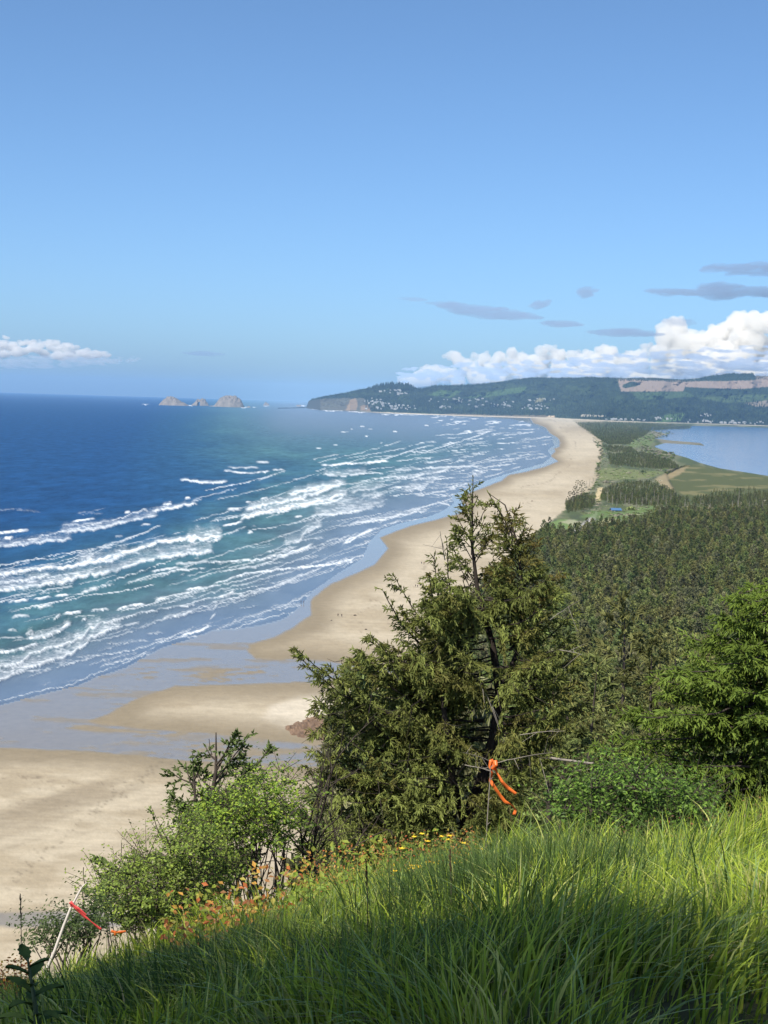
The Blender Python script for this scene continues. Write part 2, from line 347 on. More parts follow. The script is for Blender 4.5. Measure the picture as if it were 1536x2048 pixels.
def build_sea():
    xs = np.arange(-420, 1240, 2.0)
    rows = np.concatenate([np.array([6.2, 7.0]), np.arange(8, 70, 1.4), np.arange(70, 660, 1.9)])
    PX, YY = np.meshgrid(xs, rows); PY = hor(PX) + YY
    G = ground(PX, PY, 0.0)
    X, Y = G[..., 0], G[..., 1]
    foam = np.zeros(PX.shape); fr = np.zeros(PX.shape)
    n1 = fbm(PX / 13, PY / 2.3, 4); n2 = fbm(PX / 5 + 40, PY / 1.6, 3); n3 = fbm(PX / 40, PY / 14 + 9, 3)
    for L, tr, I, th in strokes():
        Ls = np.array(sorted(L)); x0, x1 = Ls[0, 0], Ls[-1, 0]
        ci = np.where((xs >= x0 - 3) & (xs <= x1 + 3))[0]
        if not len(ci): continue
        sl = slice(ci[0], ci[-1] + 1)
        px, py = PX[:, sl], PY[:, sl]
        yf = np.interp(px, Ls[:, 0], Ls[:, 1]) + (fbm(px / 9 + x0, py * 0 + x0, 3) - .5) * min(9, 2 + tr * .35 + (x1 - x0) * .01)
        dy = yf - py
        e = min(12, (x1 - x0) * .3 + 1)
        env = sstep(x0 - 2, x0 + e, px) * (1 - sstep(x1 - e, x1 + 2, px))
        brk = .25 + .85 * sstep(.3, .6, fbm(px / 14 + x0, py * 0 + 3, 4))
        front = np.exp(-((dy - th * .7) / (th * 1.0)) ** 2) * np.clip(brk + .25, 0, 1.1)
        d = np.clip(dy / max(tr, .5), -1, 2)
        lace = sstep(.40 + .22 * d, .58 + .25 * d, .6 * n1[:, sl] + .4 * n2[:, sl]) * (dy > -.5) * (1 - sstep(.75, 1.25, d + .4 * (n3[:, sl] - .5)))
        soft = .62 * (dy > 0) * np.clip(1 - d * .8, 0, 1) * (tr > 4) * (.4 + 1.2 * n1[:, sl])
        f = I * env * np.maximum(np.maximum(front, lace * (1.02 - .35 * d)), soft)
        foam[:, sl] = np.maximum(foam[:, sl], f)
        fr[:, sl] = np.maximum(fr[:, sl], env * I * np.exp(-((dy - th) / (th * 1.3 + .8)) ** 2) * min(1, .4 + tr / 14))
    shore = sd_poly(PX, PY, WATERLINE, 2.0) / 2.0                     # positive: out at sea (px)
    wob = (n3 - .5) * 14
    dep = shore + wob
    # swell
    ax = (X * .95 - Y * .31)
    ph = ax / 46 + 3.2 * fbm(X / 160, Y / 420, 3) * 2
    fadef = np.clip(1.3 - Y / 3800, 0, 1)
    off = sstep(20, 120, shore)
    z = fadef * off * (0.6 * (np.sin(ph * 2 * math.pi * .5) ** 3) + .5 * (fbm(ax / 16, Y / 60, 3) - .5))
    z = z + fr * np.clip(1.2 - Y / 4000, 0, 1) * 1.2 * sstep(5, 60, shore) + .10 * sstep(-2, 2, shore)
    z = np.where(shore < 0, -0.06 + shore * .004, z + .02)
    # colour of the water itself, by depth and turbidity
    deep = np.array([.010, .056, .158]); mid = np.array([.020, .078, .158]); teal = np.array([.050, .115, .142]); turb = np.array([.135, .155, .170])
    lin = lambda a, b, t: a + (b - a) * t[..., None]
    kk = 1 + np.clip(1 - YY / 280, 0, 1) * -.55
    col = lin(np.broadcast_to(turb, PX.shape + (3,)), teal, sstep(10, 125, dep / kk))
    col = lin(col, mid, sstep(100, 230, dep / kk))
    col = lin(col, deep, sstep(190, 330, dep / kk))
    g = np.clip(fbm(PX / 60 + 5, PY / 12, 3) * 1.5 - .5, 0, 1) * sstep(40, 90, shore) * (1 - sstep(150, 240, shore / kk))
    col = lin(col, np.array([.10, .24, .23]), g * .45)
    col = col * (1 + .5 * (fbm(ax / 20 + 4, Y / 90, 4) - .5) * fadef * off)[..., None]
    m, n, b = mat('sea water')
    at_ = N(n, 'ShaderNodeAttribute', attribute_name='col'); fa = N(n, 'ShaderNodeAttribute', attribute_name='foam')
    tn, mp = noise_fac(n, .9, detail=4, stretch=(1, .35, 1)); mp.inputs['Rotation'].default_value = (0, 0, .3)
    # break the foam with a fine lace
    ad = N(n, 'ShaderNodeMath', operation='MULTIPLY_ADD'); ad.inputs[1].default_value = .7; n.links.new(tn.outputs[0], ad.inputs[0])
    sb = N(n, 'ShaderNodeMath', operation='SUBTRACT'); sb.inputs[1].default_value = .35
    n.links.new(fa.outputs['Fac'], sb.inputs[0]); n.links.new(sb.outputs[0], ad.inputs[2])
    mr = N(n, 'ShaderNodeMapRange'); mr.inputs[1].default_value = .10; mr.inputs[2].default_value = .98
    n.links.new(ad.outputs[0], mr.inputs[0])
    mx = N(n, 'ShaderNodeMix', data_type='RGBA'); mx.inputs[7].default_value = (.72, .75, .76, 1)
    n.links.new(mr.outputs[0], mx.inputs[0]); n.links.new(at_.outputs['Color'], mx.inputs[6]); n.links.new(mx.outputs[2], b.inputs['Base Color'])
    rr = N(n, 'ShaderNodeMapRange'); rr.inputs[3].default_value = .16; rr.inputs[4].default_value = .9
    n.links.new(mr.outputs[0], rr.inputs[0]); n.links.new(rr.outputs[0], b.inputs['Roughness'])
    b.inputs['Specular IOR Level'].default_value = 0
    t2, mp2 = noise_fac(n, .16, detail=8, stretch=(1, .4, 1), rough=.72); mp2.inputs['Rotation'].default_value = (0, 0, .3)
    bp = N(n, 'ShaderNodeBump'); bp.inputs['Strength'].default_value = 1; bp.inputs['Distance'].default_value = 1.1
    ca = N(n, 'ShaderNodeAttribute', attribute_name='chop'); n.links.new(ca.outputs['Fac'], bp.inputs['Strength'])
    n.links.new(t2.outputs[0], bp.inputs['Height']); n.links.new(bp.outputs[0], b.inputs['Normal'])
    # wave facets turned every way reflect only part of the sky; calm shallows reflect more
    gl = N(n, 'ShaderNodeBsdfGlossy'); gl.inputs['Roughness'].default_value = .22; n.links.new(bp.outputs[0], gl.inputs['Normal'])
    fa2 = N(n, 'ShaderNodeMapRange'); fa2.inputs[1].default_value = .12; fa2.inputs[2].default_value = .87; fa2.inputs[3].default_value = .55; fa2.inputs[4].default_value = .09
    n.links.new(ca.outputs['Fac'], fa2.inputs[0])
    inv = N(n, 'ShaderNodeMath', operation='SUBTRACT'); inv.inputs[0].default_value = 1; n.links.new(mr.outputs[0], inv.inputs[1])
    fm = N(n, 'ShaderNodeMath', operation='MULTIPLY'); n.links.new(fa2.outputs[0], fm.inputs[0]); n.links.new(inv.outputs[0], fm.inputs[1])
    ms = N(n, 'ShaderNodeMixShader'); n.links.new(fm.outputs[0], ms.inputs[0]); n.links.new(b.outputs[0], ms.inputs[1]); n.links.new(gl.outputs[0], ms.inputs[2])
    n.links.new(ms.outputs[0], n.nodes['Material Output'].inputs[0])
    # patches of darker and lighter water
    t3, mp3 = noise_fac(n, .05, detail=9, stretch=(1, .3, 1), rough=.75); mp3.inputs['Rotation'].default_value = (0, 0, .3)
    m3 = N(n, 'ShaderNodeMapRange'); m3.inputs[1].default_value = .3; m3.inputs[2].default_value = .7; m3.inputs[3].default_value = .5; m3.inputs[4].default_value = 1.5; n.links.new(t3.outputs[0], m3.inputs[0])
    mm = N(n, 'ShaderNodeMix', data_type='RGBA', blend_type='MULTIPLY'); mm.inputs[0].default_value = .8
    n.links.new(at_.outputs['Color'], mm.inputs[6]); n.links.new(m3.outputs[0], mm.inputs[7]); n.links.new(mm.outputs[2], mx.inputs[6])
    G2 = ground(PX, PY, np.zeros(PX.shape)); G2[..., 2] = z
    chop = .12 + .75 * sstep(5, 110, shore)
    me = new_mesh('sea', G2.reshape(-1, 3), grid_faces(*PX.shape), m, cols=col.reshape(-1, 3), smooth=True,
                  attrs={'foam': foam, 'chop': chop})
    tag(link('sea', me), kind='structure')
build_sea()
print('sea', time.time() - T0)

# =================================================================== BEACH + SPIT (one sheet)
# beach edge on the land side (dune toe)
DUNE = [(1145, 838), (1158, 852), (1180, 868), (1196, 885), (1198, 905), (1193, 925), (1190, 950), (1182, 968), (1160, 985), (1140, 1000), (1128, 1020), (1110, 1034), (1085, 1055), (1062, 1075), (1035, 1100), (985, 1180), (900, 1290), (800, 1400), (720, 1600), (690, 1800), (680, 2300), (2400, 2300), (2400, 838)]
WETSAND = [(1062, 838), (1067, 846), (1091, 854), (1102, 867), (1117, 876), (1121, 885), (1120, 893), (1109, 898), (1112, 903), (1102, 912), (1117, 923), (1089, 935), (1052, 944), (1018, 951), (1004, 962), (965, 977), (944, 985), (922, 996), (933, 1012), (922, 1027), (867, 1042), (821, 1053), (762, 1076), (778, 1097), (753, 1129), (707, 1150), (668, 1167), (643, 1184), (622, 1205), (625, 1230), (592, 1254), (550, 1275), (500, 1290), (497, 1303), (512, 1317), (560, 1318), (600, 1315), (650, 1320), (700, 1330), (900, 1340), (900, 1352), (700, 1352), (640, 1366), (540, 1368), (450, 1370), (350, 1373), (280, 1395), (225, 1425), (182, 1442), (200, 1449), (300, 1458), (425, 1467), (550, 1480), (625, 1489), (900, 1510), (900, 1535), (620, 1535), (500, 1531), (400, 1523), (300, 1515), (200, 1505), (100, 1500), (0, 1497), (-500, 1492), (-500, 700), (1000, 700)]
BAYW = [(1270, 858), (1300, 853), (1390, 851), (1480, 853), (1540, 855), (2400, 880), (2400, 990), (1600, 958), (1536, 951), (1480, 942), (1440, 936), (1400, 925), (1375, 915), (1340, 905), (1310, 893), (1330, 887), (1380, 890), (1415, 893), (1400, 885), (1340, 880), (1310, 876), (1340, 868), (1310, 862)]
MARSH = [(1330, 945), (1365, 932), (1395, 930), (1440, 940), (1536, 954), (2400, 1000), (2400, 1080), (1536, 1020), (1450, 1018), (1400, 1010), (1350, 985)]

def build_coast():
    xs = np.arange(-520, 2060, 3.0)
    rows = np.concatenate([np.arange(21, 330, 1.7), np.arange(331, 1180, 3.0)])
    PX, YY = np.meshgrid(xs, rows); PY = hor(PX) + YY
    n0 = fbm(PX / 30, PY / 9, 4); n1 = fbm(PX / 7 + 30, PY / 3, 3); n2 = fbm(PX / 90 + 11, PY / 22 + 5, 4)
    G0 = ground(PX, PY, 0.0); X, Y = G0[..., 0], G0[..., 1]
    wet_d = sd_poly(PX, PY, WETSAND, 1.8) / 1.8                     # + inside wet
    land = sd_poly(PX, PY, DUNE)                            # + inside vegetation land
    sea_d = sd_poly(PX, PY, WATERLINE, 2.0) / 2.0
    bay = sd_poly(PX, PY, BAYW)
    kd = np.clip(YY / 300, .35, 1.6)                         # shrink widths far away
    w_ = wet_d + (n0 - .5) * 3 * kd
    wet = sstep(-1.2 * kd, 1.8 * kd, w_)
    # streaky flats inside the wet zone
    fl = sstep(.50, .72, fbm(PX / 70 + 3, PY / 5 + .02 * PX, 4)) * sstep(1325, 1345, PY) * (1 - sstep(1530, 1560, PY)) * .8
    fl2 = sstep(.58, .7, fbm(PX / 90 + 3, PY / 8, 4)) * sstep(1240, 1300, PY) * .35
    wet = wet * (1 - np.maximum(fl * sstep(120, 400, PX), fl2))
    isl = sd_poly(PX, PY, [(130, 1456), (170, 1450), (230, 1457), (330, 1464), (300, 1466), (190, 1464)], 2)
    wet *= 1 - .8 * sstep(-3, 5, isl)
    isl = sd_poly(PX, PY, [(330, 1338), (420, 1335), (500, 1340), (430, 1345), (360, 1343)], 2)
    wet *= 1 - .5 * sstep(-3, 5, isl)
    ch3 = sstep(1818, 1828, PY + (n0 - .5) * 8) * (1 - sstep(1848, 1858, PY + (n0 - .5) * 8)) * .8
    wet = np.maximum(wet, ch3)
    damp = 1 - sstep(2, 34, -w_ / kd + (n2 - .5) * 22)
    damp = np.clip(damp, 0, 1)
    dry = np.array([.455, .385, .275]); dampc = np.array([.235, .19, .125]); bright = np.array([.54, .47, .36]); wetc = np.array([.23, .20, .155])
    lin = lambda a, b, t: a + (b - a) * (t[..., None] if np.ndim(t) else t)
    B = lambda c: np.broadcast_to(np.array(c, float), PX.shape + (3,))
    col = lin(B(dry), B([.36, .295, .20]), sstep(.35, .75, n2))
    fs = sd_poly(PX, PY, [(515, 1440), (540, 1408), (620, 1378), (720, 1362), (900, 1350), (900, 1480), (640, 1480), (560, 1462)])
    col = lin(col, B(bright), sstep(-4, 14, fs + (n0 - .5) * 8))
    # dark streaks on the near sand
    st = sstep(.5, .75, fbm((PX * .8 + PY * .9) / 220, (PY - PX * -.25) / 34 + 3, 4)) * sstep(1490, 1530, PY) * (1 - sstep(1640, 1760, PY + PX * .15))
    col = lin(col, B([.27, .22, .15]), st * .75)
    wr = np.exp(-((-w_ / kd - 44 + (n2 - .5) * 40) / 1.3) ** 2) * sstep(.5, .62, n1) + .8 * np.exp(-((-w_ / kd - 70 + (n2 - .5) * 60) / 1.2) ** 2) * sstep(.52, .64, n1)
    col = lin(col, B([.15, .115, .08]), np.clip(wr, 0, 1) * .45)
    rp = fbm(PX / 60 + PY / 40, PY / 2.6 - PX / 90, 3); col = col * (1 + .22 * (rp - .5) + .18 * (fbm(PX / 3, PY / 1.5, 2) - .5))[..., None]
    col = lin(col, B(dampc), damp * .95)
    # wet upper strip beside the road of damp sand further away
    col = lin(col, B([.52, .44, .31]), sstep(0, 60, -land) * (1 - sstep(60, 90, -land)) * .0)
    col = lin(col, B(wetc), wet)
    # footprints
    fp = np.zeros(PX.shape)
    for k in range(90):
        t = random.random(); fx = 10 + 330 * t + random.gauss(0, 9); fy = 1790 - 275 * t ** .8 + random.gauss(0, 5)
        fp = np.maximum(fp, np.exp(-(((PX - fx) / 3.2) ** 2 + ((PY - fy) / 1.6) ** 2)))
    col = lin(col, B([.14, .115, .08]), fp * .55)
    # ---- the vegetated spit
    rise = sstep(0, 14, land)
    veg = sstep(-1, 2, land + (n1 - .5) * 6)
    vc = lin(B([.075, .095, .04]), B([.16, .16, .09]), sstep(.35, .7, n0))
    vc = lin(vc, B([.07, .085, .045]), sstep(.5, .7, fbm(PX / 16 + 8, PY / 6, 3)))
    scarp = sstep(0, 1.5, land) * (1 - sstep(5, 9, land + (n1 - .5) * 7)) * (PY < 990)
    vc = lin(vc, B([.42, .34, .23]), scarp * .8)
    def zone(poly, c, soft=3, k=1.0, nz=5, ky=1.3):
        nonlocal vc
        s = sd_poly(PX, PY, poly, ky) + (n1 - .5) * nz
        vc = lin(vc, B(c), sstep(-soft, soft, s) * k)
    zone(MARSH, (.085, .095, .035), 3)
    mst = sstep(.56, .68, fbm(PX / 60, PY / 4 + 9, 4)) * sstep(0, 6, sd_poly(PX, PY, MARSH))
    vc = lin(vc, B([.19, .17, .075]), mst * .8)
    zone([(1310, 958), (1340, 940), (1378, 932), (1365, 945), (1335, 962), (1345, 972), (1350, 985), (1330, 980)], (.36, .27, .15), 2, .6)
    zone([(1250, 885), (1290, 868), (1370, 860), (1345, 872), (1310, 880), (1300, 892), (1260, 895)], (.13, .17, .06), 3)
    zone([(1300, 860), (1350, 855), (1400, 860), (1420, 890), (1330, 890), (1310, 876)], (.20, .18, .13), 3, .8)
    zone([(1190, 940), (1220, 935), (1330, 945), (1300, 955), (1200, 962)], (.17, .19, .07), 3, .8)
    zone([(1062, 1078), (1090, 1050), (1120, 1038), (1155, 1040), (1145, 1056), (1100, 1064)], (.14, .20, .065), 2)
    zone([(1138, 1078), (1150, 1060), (1185, 1030), (1196, 1020), (1192, 1036), (1165, 1064)], (.36, .33, .30), 1.2, .95, 2)
    zone([(1190, 995), (1196, 976), (1206, 975), (1202, 1000), (1196, 1006)], (.50, .40, .22), 1.2, .95, 2)
    zone([(1180, 1060), (1200, 1040), (1235, 1032), (1225, 1060), (1190, 1068)], (.33, .31, .15), 2, .8)
    zone([(1160, 1034), (1185, 1020), (1240, 1024), (1310, 1010), (1320, 1030), (1250, 1040)], (.12, .18, .055), 3, .8)
    zone([(1360, 1012), (1430, 1015), (1440, 1024), (1370, 1022)], (.36, .29, .18), 2, .7)
    zone([(1120, 1044), (1140, 1038), (1162, 1044), (1150, 1052)], (.46, .40, .30), 2, .5)
    col = lin(col, vc, veg)
    zb = sstep(0, 40 , -sea_d / kd) * .25 + (1 - wet) * .15 + sstep(10, 160, -w_ / kd) * 1.2
    z = zb + rise * (2.2 + 2.0 * fbm(PX / 22, PY / 7, 3)) * veg
    z = np.where(sstep(-2, 3, sd_poly(PX, PY, MARSH)) > .5, .15, z); z = np.where(land > 20, z * np.clip(-bay / 40, .1, 1), z)
    z = np.where(sea_d > -1, -.35 - np.clip(sea_d, 0, 60) * .02, z)
    z = z * (1 - sstep(-6, 2, bay)) - .6 * sstep(-3, 3, bay)
    G = ground(PX, PY, z)
    m, n, b = mat('sand and dune ground')
    a = N(n, 'ShaderNodeAttribute', attribute_name='col'); wa = N(n, 'ShaderNodeAttribute', attribute_name='wet'); va = N(n, 'ShaderNodeAttribute', attribute_name='veg')
    t, mp = noise_fac(n, .22, detail=8, rough=.75)
    mr = N(n, 'ShaderNodeMapRange'); mr.inputs[3].default_value = .78; mr.inputs[4].default_value = 1.24; mr.inputs[1].default_value = .25; mr.inputs[2].default_value = .75
    n.links.new(t.outputs[0], mr.inputs[0])
    mx = N(n, 'ShaderNodeMix', data_type='RGBA', blend_type='MULTIPLY'); mx.inputs[0].default_value = .6
    n.links.new(a.outputs['Color'], mx.inputs[6]); n.links.new(mr.outputs[0], mx.inputs[7]); n.links.new(mx.outputs[2], b.inputs['Base Color'])
    rg = N(n, 'ShaderNodeMapRange'); rg.inputs[3].default_value = .9; rg.inputs[4].default_value = .12; n.links.new(wa.outputs['Fac'], rg.inputs[0]); n.links.new(rg.outputs[0], b.inputs['Roughness'])
    sp = N(n, 'ShaderNodeMapRange'); sp.inputs[3].default_value = .12; sp.inputs[4].default_value = .42; n.links.new(wa.outputs['Fac'], sp.inputs[0]); n.links.new(sp.outputs[0], b.inputs['Specular IOR Level'])
    t2, mp2 = noise_fac(n, .9, detail=5, stretch=(1, .5, 1))
    bs = N(n, 'ShaderNodeMapRange'); bs.inputs[3].default_value = .35; bs.inputs[4].default_value = .03; n.links.new(wa.outputs['Fac'], bs.inputs[0])
    bp = N(n, 'ShaderNodeBump'); bp.inputs['Distance'].default_value = .35; n.links.new(bs.outputs[0], bp.inputs['Strength'])
    n.links.new(t2.outputs[0], bp.inputs['Height']); n.links.new(bp.outputs[0], b.inputs['Normal'])
    me = new_mesh('beach', G.reshape(-1, 3), grid_faces(*PX.shape), m, cols=col.reshape(-1, 3), smooth=True, attrs={'wet': wet * (1 - veg), 'veg': veg})
    tag(link('beach', me), kind='structure')
    # bay water sheet
    xb = np.arange(1180, 2300, 6.0); rb = np.arange(30, 160, 2.0)
    BX, BY = np.meshgrid(xb, rb); BYp = hor(BX) + BY
    Gb = ground(BX, BYp, 0.0)
    mb, n, b = mat('bay water')
    b.inputs['Base Color'].default_value = (.10, .20, .34, 1); b.inputs['Roughness'].default_value = .14; b.inputs['IOR'].default_value = 1.33
    t, mp = noise_fac(n, .02, detail=8, stretch=(.25, 1, 1), rough=.7)
    cr = N(n, 'ShaderNodeMix', data_type='RGBA'); cr.inputs[6].default_value = (.04, .11, .24, 1); cr.inputs[7].default_value = (.10, .19, .32, 1)
    mr = N(n, 'ShaderNodeMapRange'); mr.inputs[1].default_value = .4; mr.inputs[2].default_value = .7; n.links.new(t.outputs[0], mr.inputs[0])
    n.links.new(mr.outputs[0], cr.inputs[0]); n.links.new(cr.outputs[2], b.inputs['Base Color'])
    bp = N(n, 'ShaderNodeBump'); bp.inputs['Strength'].default_value = .4; bp.inputs['Distance'].default_value = 1
    n.links.new(t.outputs[0], bp.inputs['Height']); n.links.new(bp.outputs[0], b.inputs['Normal'])
    me = new_mesh('bay', Gb.reshape(-1, 3) + np.array([0, 0, -.05]), grid_faces(*BX.shape), mb, smooth=True)
    tag(link('bay', me), kind='structure')
build_coast()
print('coast', time.time() - T0)

# =================================================================== HILLS
FOOT = [(560, 817), (612, 816), (640, 820), (700, 822), (760, 826), (900, 831), (1000, 834), (1100, 837), (1200, 842), (1300, 846), (1420, 849), (1536, 853), (2200, 875)]
RIDGE = [(560, 816.5), (613, 815.5), (617, 803), (624, 799), (640, 795), (665, 790), (690, 786), (720, 779), (745, 775.5), (770, 771), (790, 770), (812, 771), (830, 776), (843, 778), (870, 772), (900, 771), (930, 769.5), (975, 767), (1000, 763.5), (1030, 759), (1065, 755.5), (1130, 756), (1180, 754.5), (1235, 756), (1260, 757), (1310, 756), (1360, 759.5), (1390, 758), (1430, 751), (1465, 747), (1505, 747), (1512, 752), (1536, 753), (1700, 765), (2200, 800)]
FD = lambda px: 110 * 3000 / np.maximum(np.interp(px, *zip(*FOOT)) - hor(px), 3)
def hill_point(px, t):
    """px column, t 0 foot .. 1 ridge"""
    px = np.asarray(px, float); t = np.asarray(t, float)
    yf = np.interp(px, *zip(*FOOT)); yr = np.interp(px, *zip(*RIDGE)) + (fbm(px / 9, px * 0, 3) - .5) * 1.2
    D0 = FD(px); deep = np.interp(px, [560, 620, 700, 840, 1000, 2200], [50, 300, 900, 1800, 3600, 4200])
    steep = np.interp(px, [600, 800, 1000], [.55, .8, 1.0])
    s = t ** steep
    py = yf + (yr - yf) * s
    dist = D0 + deep * (t + .35 * (fbm(px / 26 + 3, t * 4, 4) - .5) * sstep(0, .2, t) * (1 - sstep(.85, 1, t)))
    return at(px, py, dist), py
def hill_colour(PX, PY, T):
    n0 = fbm(PX / 8, PY / 3, 4); n1 = fbm(PX / 30, PY / 8, 4); n2 = fbm(PX / 3, PY / 1.5, 3)
    lin = lambda a, b, t: a + (b - a) * t[..., None]
    B = lambda c: np.broadcast_to(np.array(c, float), PX.shape + (3,))
    col = lin(B([.022, .036, .016]), B([.05, .075, .028]), sstep(.4, .7, n0))
    col = lin(col, B([.075, .115, .035]), sstep(.55, .72, n1) * .7) * .5
    def zone(poly, c, soft=1.0, k=1.0, nz=2.5):
        nonlocal col
        s = sd_poly(PX, PY, poly, 2) + (n2 - .5) * nz
        col = lin(col, B(c), sstep(-soft, soft, s) * k)
    zone([(1235, 758), (1300, 760), (1365, 761), (1405, 760), (1500, 761), (1514, 752), (1550, 751), (1700, 765), (1700, 790), (1536, 777), (1480, 779), (1430, 777), (1370, 774), (1368, 783), (1300, 783), (1242, 783)], (.26, .195, .15), 1, 1)
    zone([(1245, 770), (1262, 763), (1276, 765), (1275, 772), (1258, 775), (1246, 776)], (.02, .034, .018))
    zone([(1360, 762), (1400, 756), (1430, 750), (1508, 746), (1512, 760), (1450, 762)], (.02, .034, .018))
    zone([(1365, 785), (1370, 775), (1480, 778), (1560, 772), (1560, 786), (1480, 790), (1400, 790)], (.022, .036, .018))
    zone([(1260, 784), (1370, 783), (1390, 792), (1340, 797), (1280, 800)], (.06, .10, .04), 2, .7)
    zone([(1400, 795), (1536, 788), (1560, 800), (1450, 806)], (.08, .12, .045), 2, .6)
    zone([(1490, 806), (1536, 800), (1600, 804), (1600, 814), (1510, 813)], (.30, .24, .18), 1, .7)
    zone([(900, 800), (1000, 780), (1055, 772), (1050, 784), (960, 796)], (.07, .12, .035), 2, .7)
    zone([(855, 790), (880, 780), (925, 782), (900, 795)], (.08, .14, .04), 2, .6)
    zone([(1310, 845), (1330, 830), (1370, 826), (1360, 842)], (.10, .17, .05), 1.5, .7)
    zone([(1070, 806), (1078, 795), (1092, 797), (1085, 803)], (.30, .27, .15), 1, .7)
    # bare cliffs of the headland
    s = sd_poly(PX, PY, [(612, 819), (616, 802), (640, 798), (700, 795), (728, 797), (745, 815), (735, 825)], 2) + (n0 - .5) * 6
    col = lin(col, B([.11, .10, .08]), sstep(-2, 2, s) * .75)
    s = sd_poly(PX, PY, [(692, 820), (700, 800), (712, 796), (716, 810), (712, 821)], 2) + (n0 - .5) * 4
    col = lin(col, B([.24, .165, .10]), sstep(-1, 1, s) * .9)
    s = sd_poly(PX, PY, [(720, 821), (722, 811), (735, 810), (742, 822)], 2) + (n0 - .5) * 4
    col = lin(col, B([.26, .17, .10]), sstep(-1, 1, s) * .8)
    s = sd_poly(PX, PY, [(850, 831), (900, 827), (1000, 830), (1100, 831), (1110, 836), (900, 832)], 2) + (n0 - .5) * 6
    col = lin(col, B([.22, .16, .10]), sstep(-1, 1, s) * .6)
    s = sd_poly(PX, PY, [(1092, 835), (1098, 831), (1108, 831), (1110, 835)], 2)
    col = lin(col, B([.55, .42, .28]), sstep(-1, 1, s) * .9)
    s = sd_poly(PX, PY, [(1160, 833), (1165, 828.5), (1210, 831), (1212, 833)], 2)
    col = lin(col, B([.50, .44, .34]), sstep(-1, 1, s) * .8)
    # beach at the foot
    yf = np.interp(PX, *zip(*FOOT))
    col = lin(col, B([.50, .43, .32]), (1 - sstep(1.0, 2.4, yf - PY + (n2 - .5))) * sstep(700, 760, PX))
    return col
def build_hills():
    xs = np.arange(556, 2190, 1.6); ts = np.concatenate([[-.02], np.linspace(0, 1, 90)])
    PX, T = np.meshgrid(xs, ts)
    P, PY = hill_point(PX, np.clip(T, 0, 1))
    P[0, :, 2] = -3
    tree = (fbm(PX / 2.2, T * 70, 2) - .5)
    P[..., 2] += tree * 16 * sstep(.03, .1, T) * sstep(.0, .2, 1.2 - hill_colour(PX, PY, T)[..., 0] * 5)
    back = P[-1:].copy(); back[..., 1] *= 1.03; back[..., 0] *= 1.03; back[..., 2] = -3
    Pf = np.concatenate([P, back]); PYf = np.concatenate([PY, PY[-1:]]); PXf = np.concatenate([PX, PX[-1:]]); Tf = np.concatenate([T, T[-1:]])
    col = hill_colour(PXf, PYf, Tf)
    m, n, b = mat('wooded hills')
    a = N(n, 'ShaderNodeAttribute', attribute_name='col'); n.links.new(a.outputs['Color'], b.inputs['Base Color'])
    b.inputs['Roughness'].default_value = 1; b.inputs['Specular IOR Level'].default_value = .05
    me = new_mesh('hills', Pf.reshape(-1, 3), grid_faces(*PXf.shape), m, cols=col.reshape(-1, 3), smooth=False)
    tag(link('hills', me), kind='structure')
    # a farther blue mountain showing in the gap
    xs = np.linspace(800, 900, 40); top = 777 - 4.5 * np.exp(-((xs - 852) / 16) ** 2) + np.abs(xs - 852) * .04
    a0 = at(xs, top, 40000); b0 = at(xs, top * 0 + 815, 39000); b0[:, 2] = -3; c0 = a0.copy(); c0[:, 1] = 41500; c0[:, 2] = -3
    me = new_mesh('mountain', np.concatenate([b0, a0, c0]), grid_faces(3, 40), m, cols=np.full((120, 3), .04))
    tag(link('mountain', me), kind='structure')
build_hills()
print('hills', time.time() - T0)

# ---- conifers on the far skyline, one mass
def build_skyline_trees():
    V = []; Fc = []; cc = []; n = 0
    rg = np.random.default_rng(11)
    def add(px, t, h):
        nonlocal n
        P, _ = hill_point(np.array([px]), np.array([t])); p = P[0]
        r = h * .22; k = 5
        th = np.arange(k) * 2 * math.pi / k + rg.random()
        ring = p + np.stack([np.cos(th) * r, np.sin(th) * r, np.full(k, -4.)], -1)
        V.append(np.concatenate([ring, [p + [0, 0, h]]]))
        Fc.append(np.array([[i, (i + 1) % k, k] for i in range(k)]) + n); n += k + 1
        cc.append(np.tile(np.array([.015, .024, .014]) * rg.uniform(.6, 1.5), (k + 1, 1)))
    for i in range(1000):
        px = rg.uniform(622, 845); add(px, rg.uniform(.82, 1.0), rg.uniform(8, 24) * (1.3 if 735 < px < 845 else .8))
    for i in range(110):
        px = rg.choice([752, 762, 772, 780, 783, 795, 800, 806, 815, 822]) + rg.normal() * 4; add(px, 1, rg.uniform(22, 42))
    for i in range(2600): add(rg.uniform(845, 1600), rg.uniform(.93, 1.0) , rg.uniform(10, 22))
    for i in range(3000): add(rg.uniform(730, 1600), rg.uniform(.04, .5), rg.uniform(12, 34))
    m = foliage_mat('far conifers', 0, 1, .05)
    me = new_mesh('hillside_woods', np.concatenate(V), np.concatenate(Fc), m, cols=np.concatenate(cc))
    tag(link('hillside_woods', me), 'distant conifers massed along the hills and the headland skyline', 'woods', kind='stuff')
build_skyline_trees()

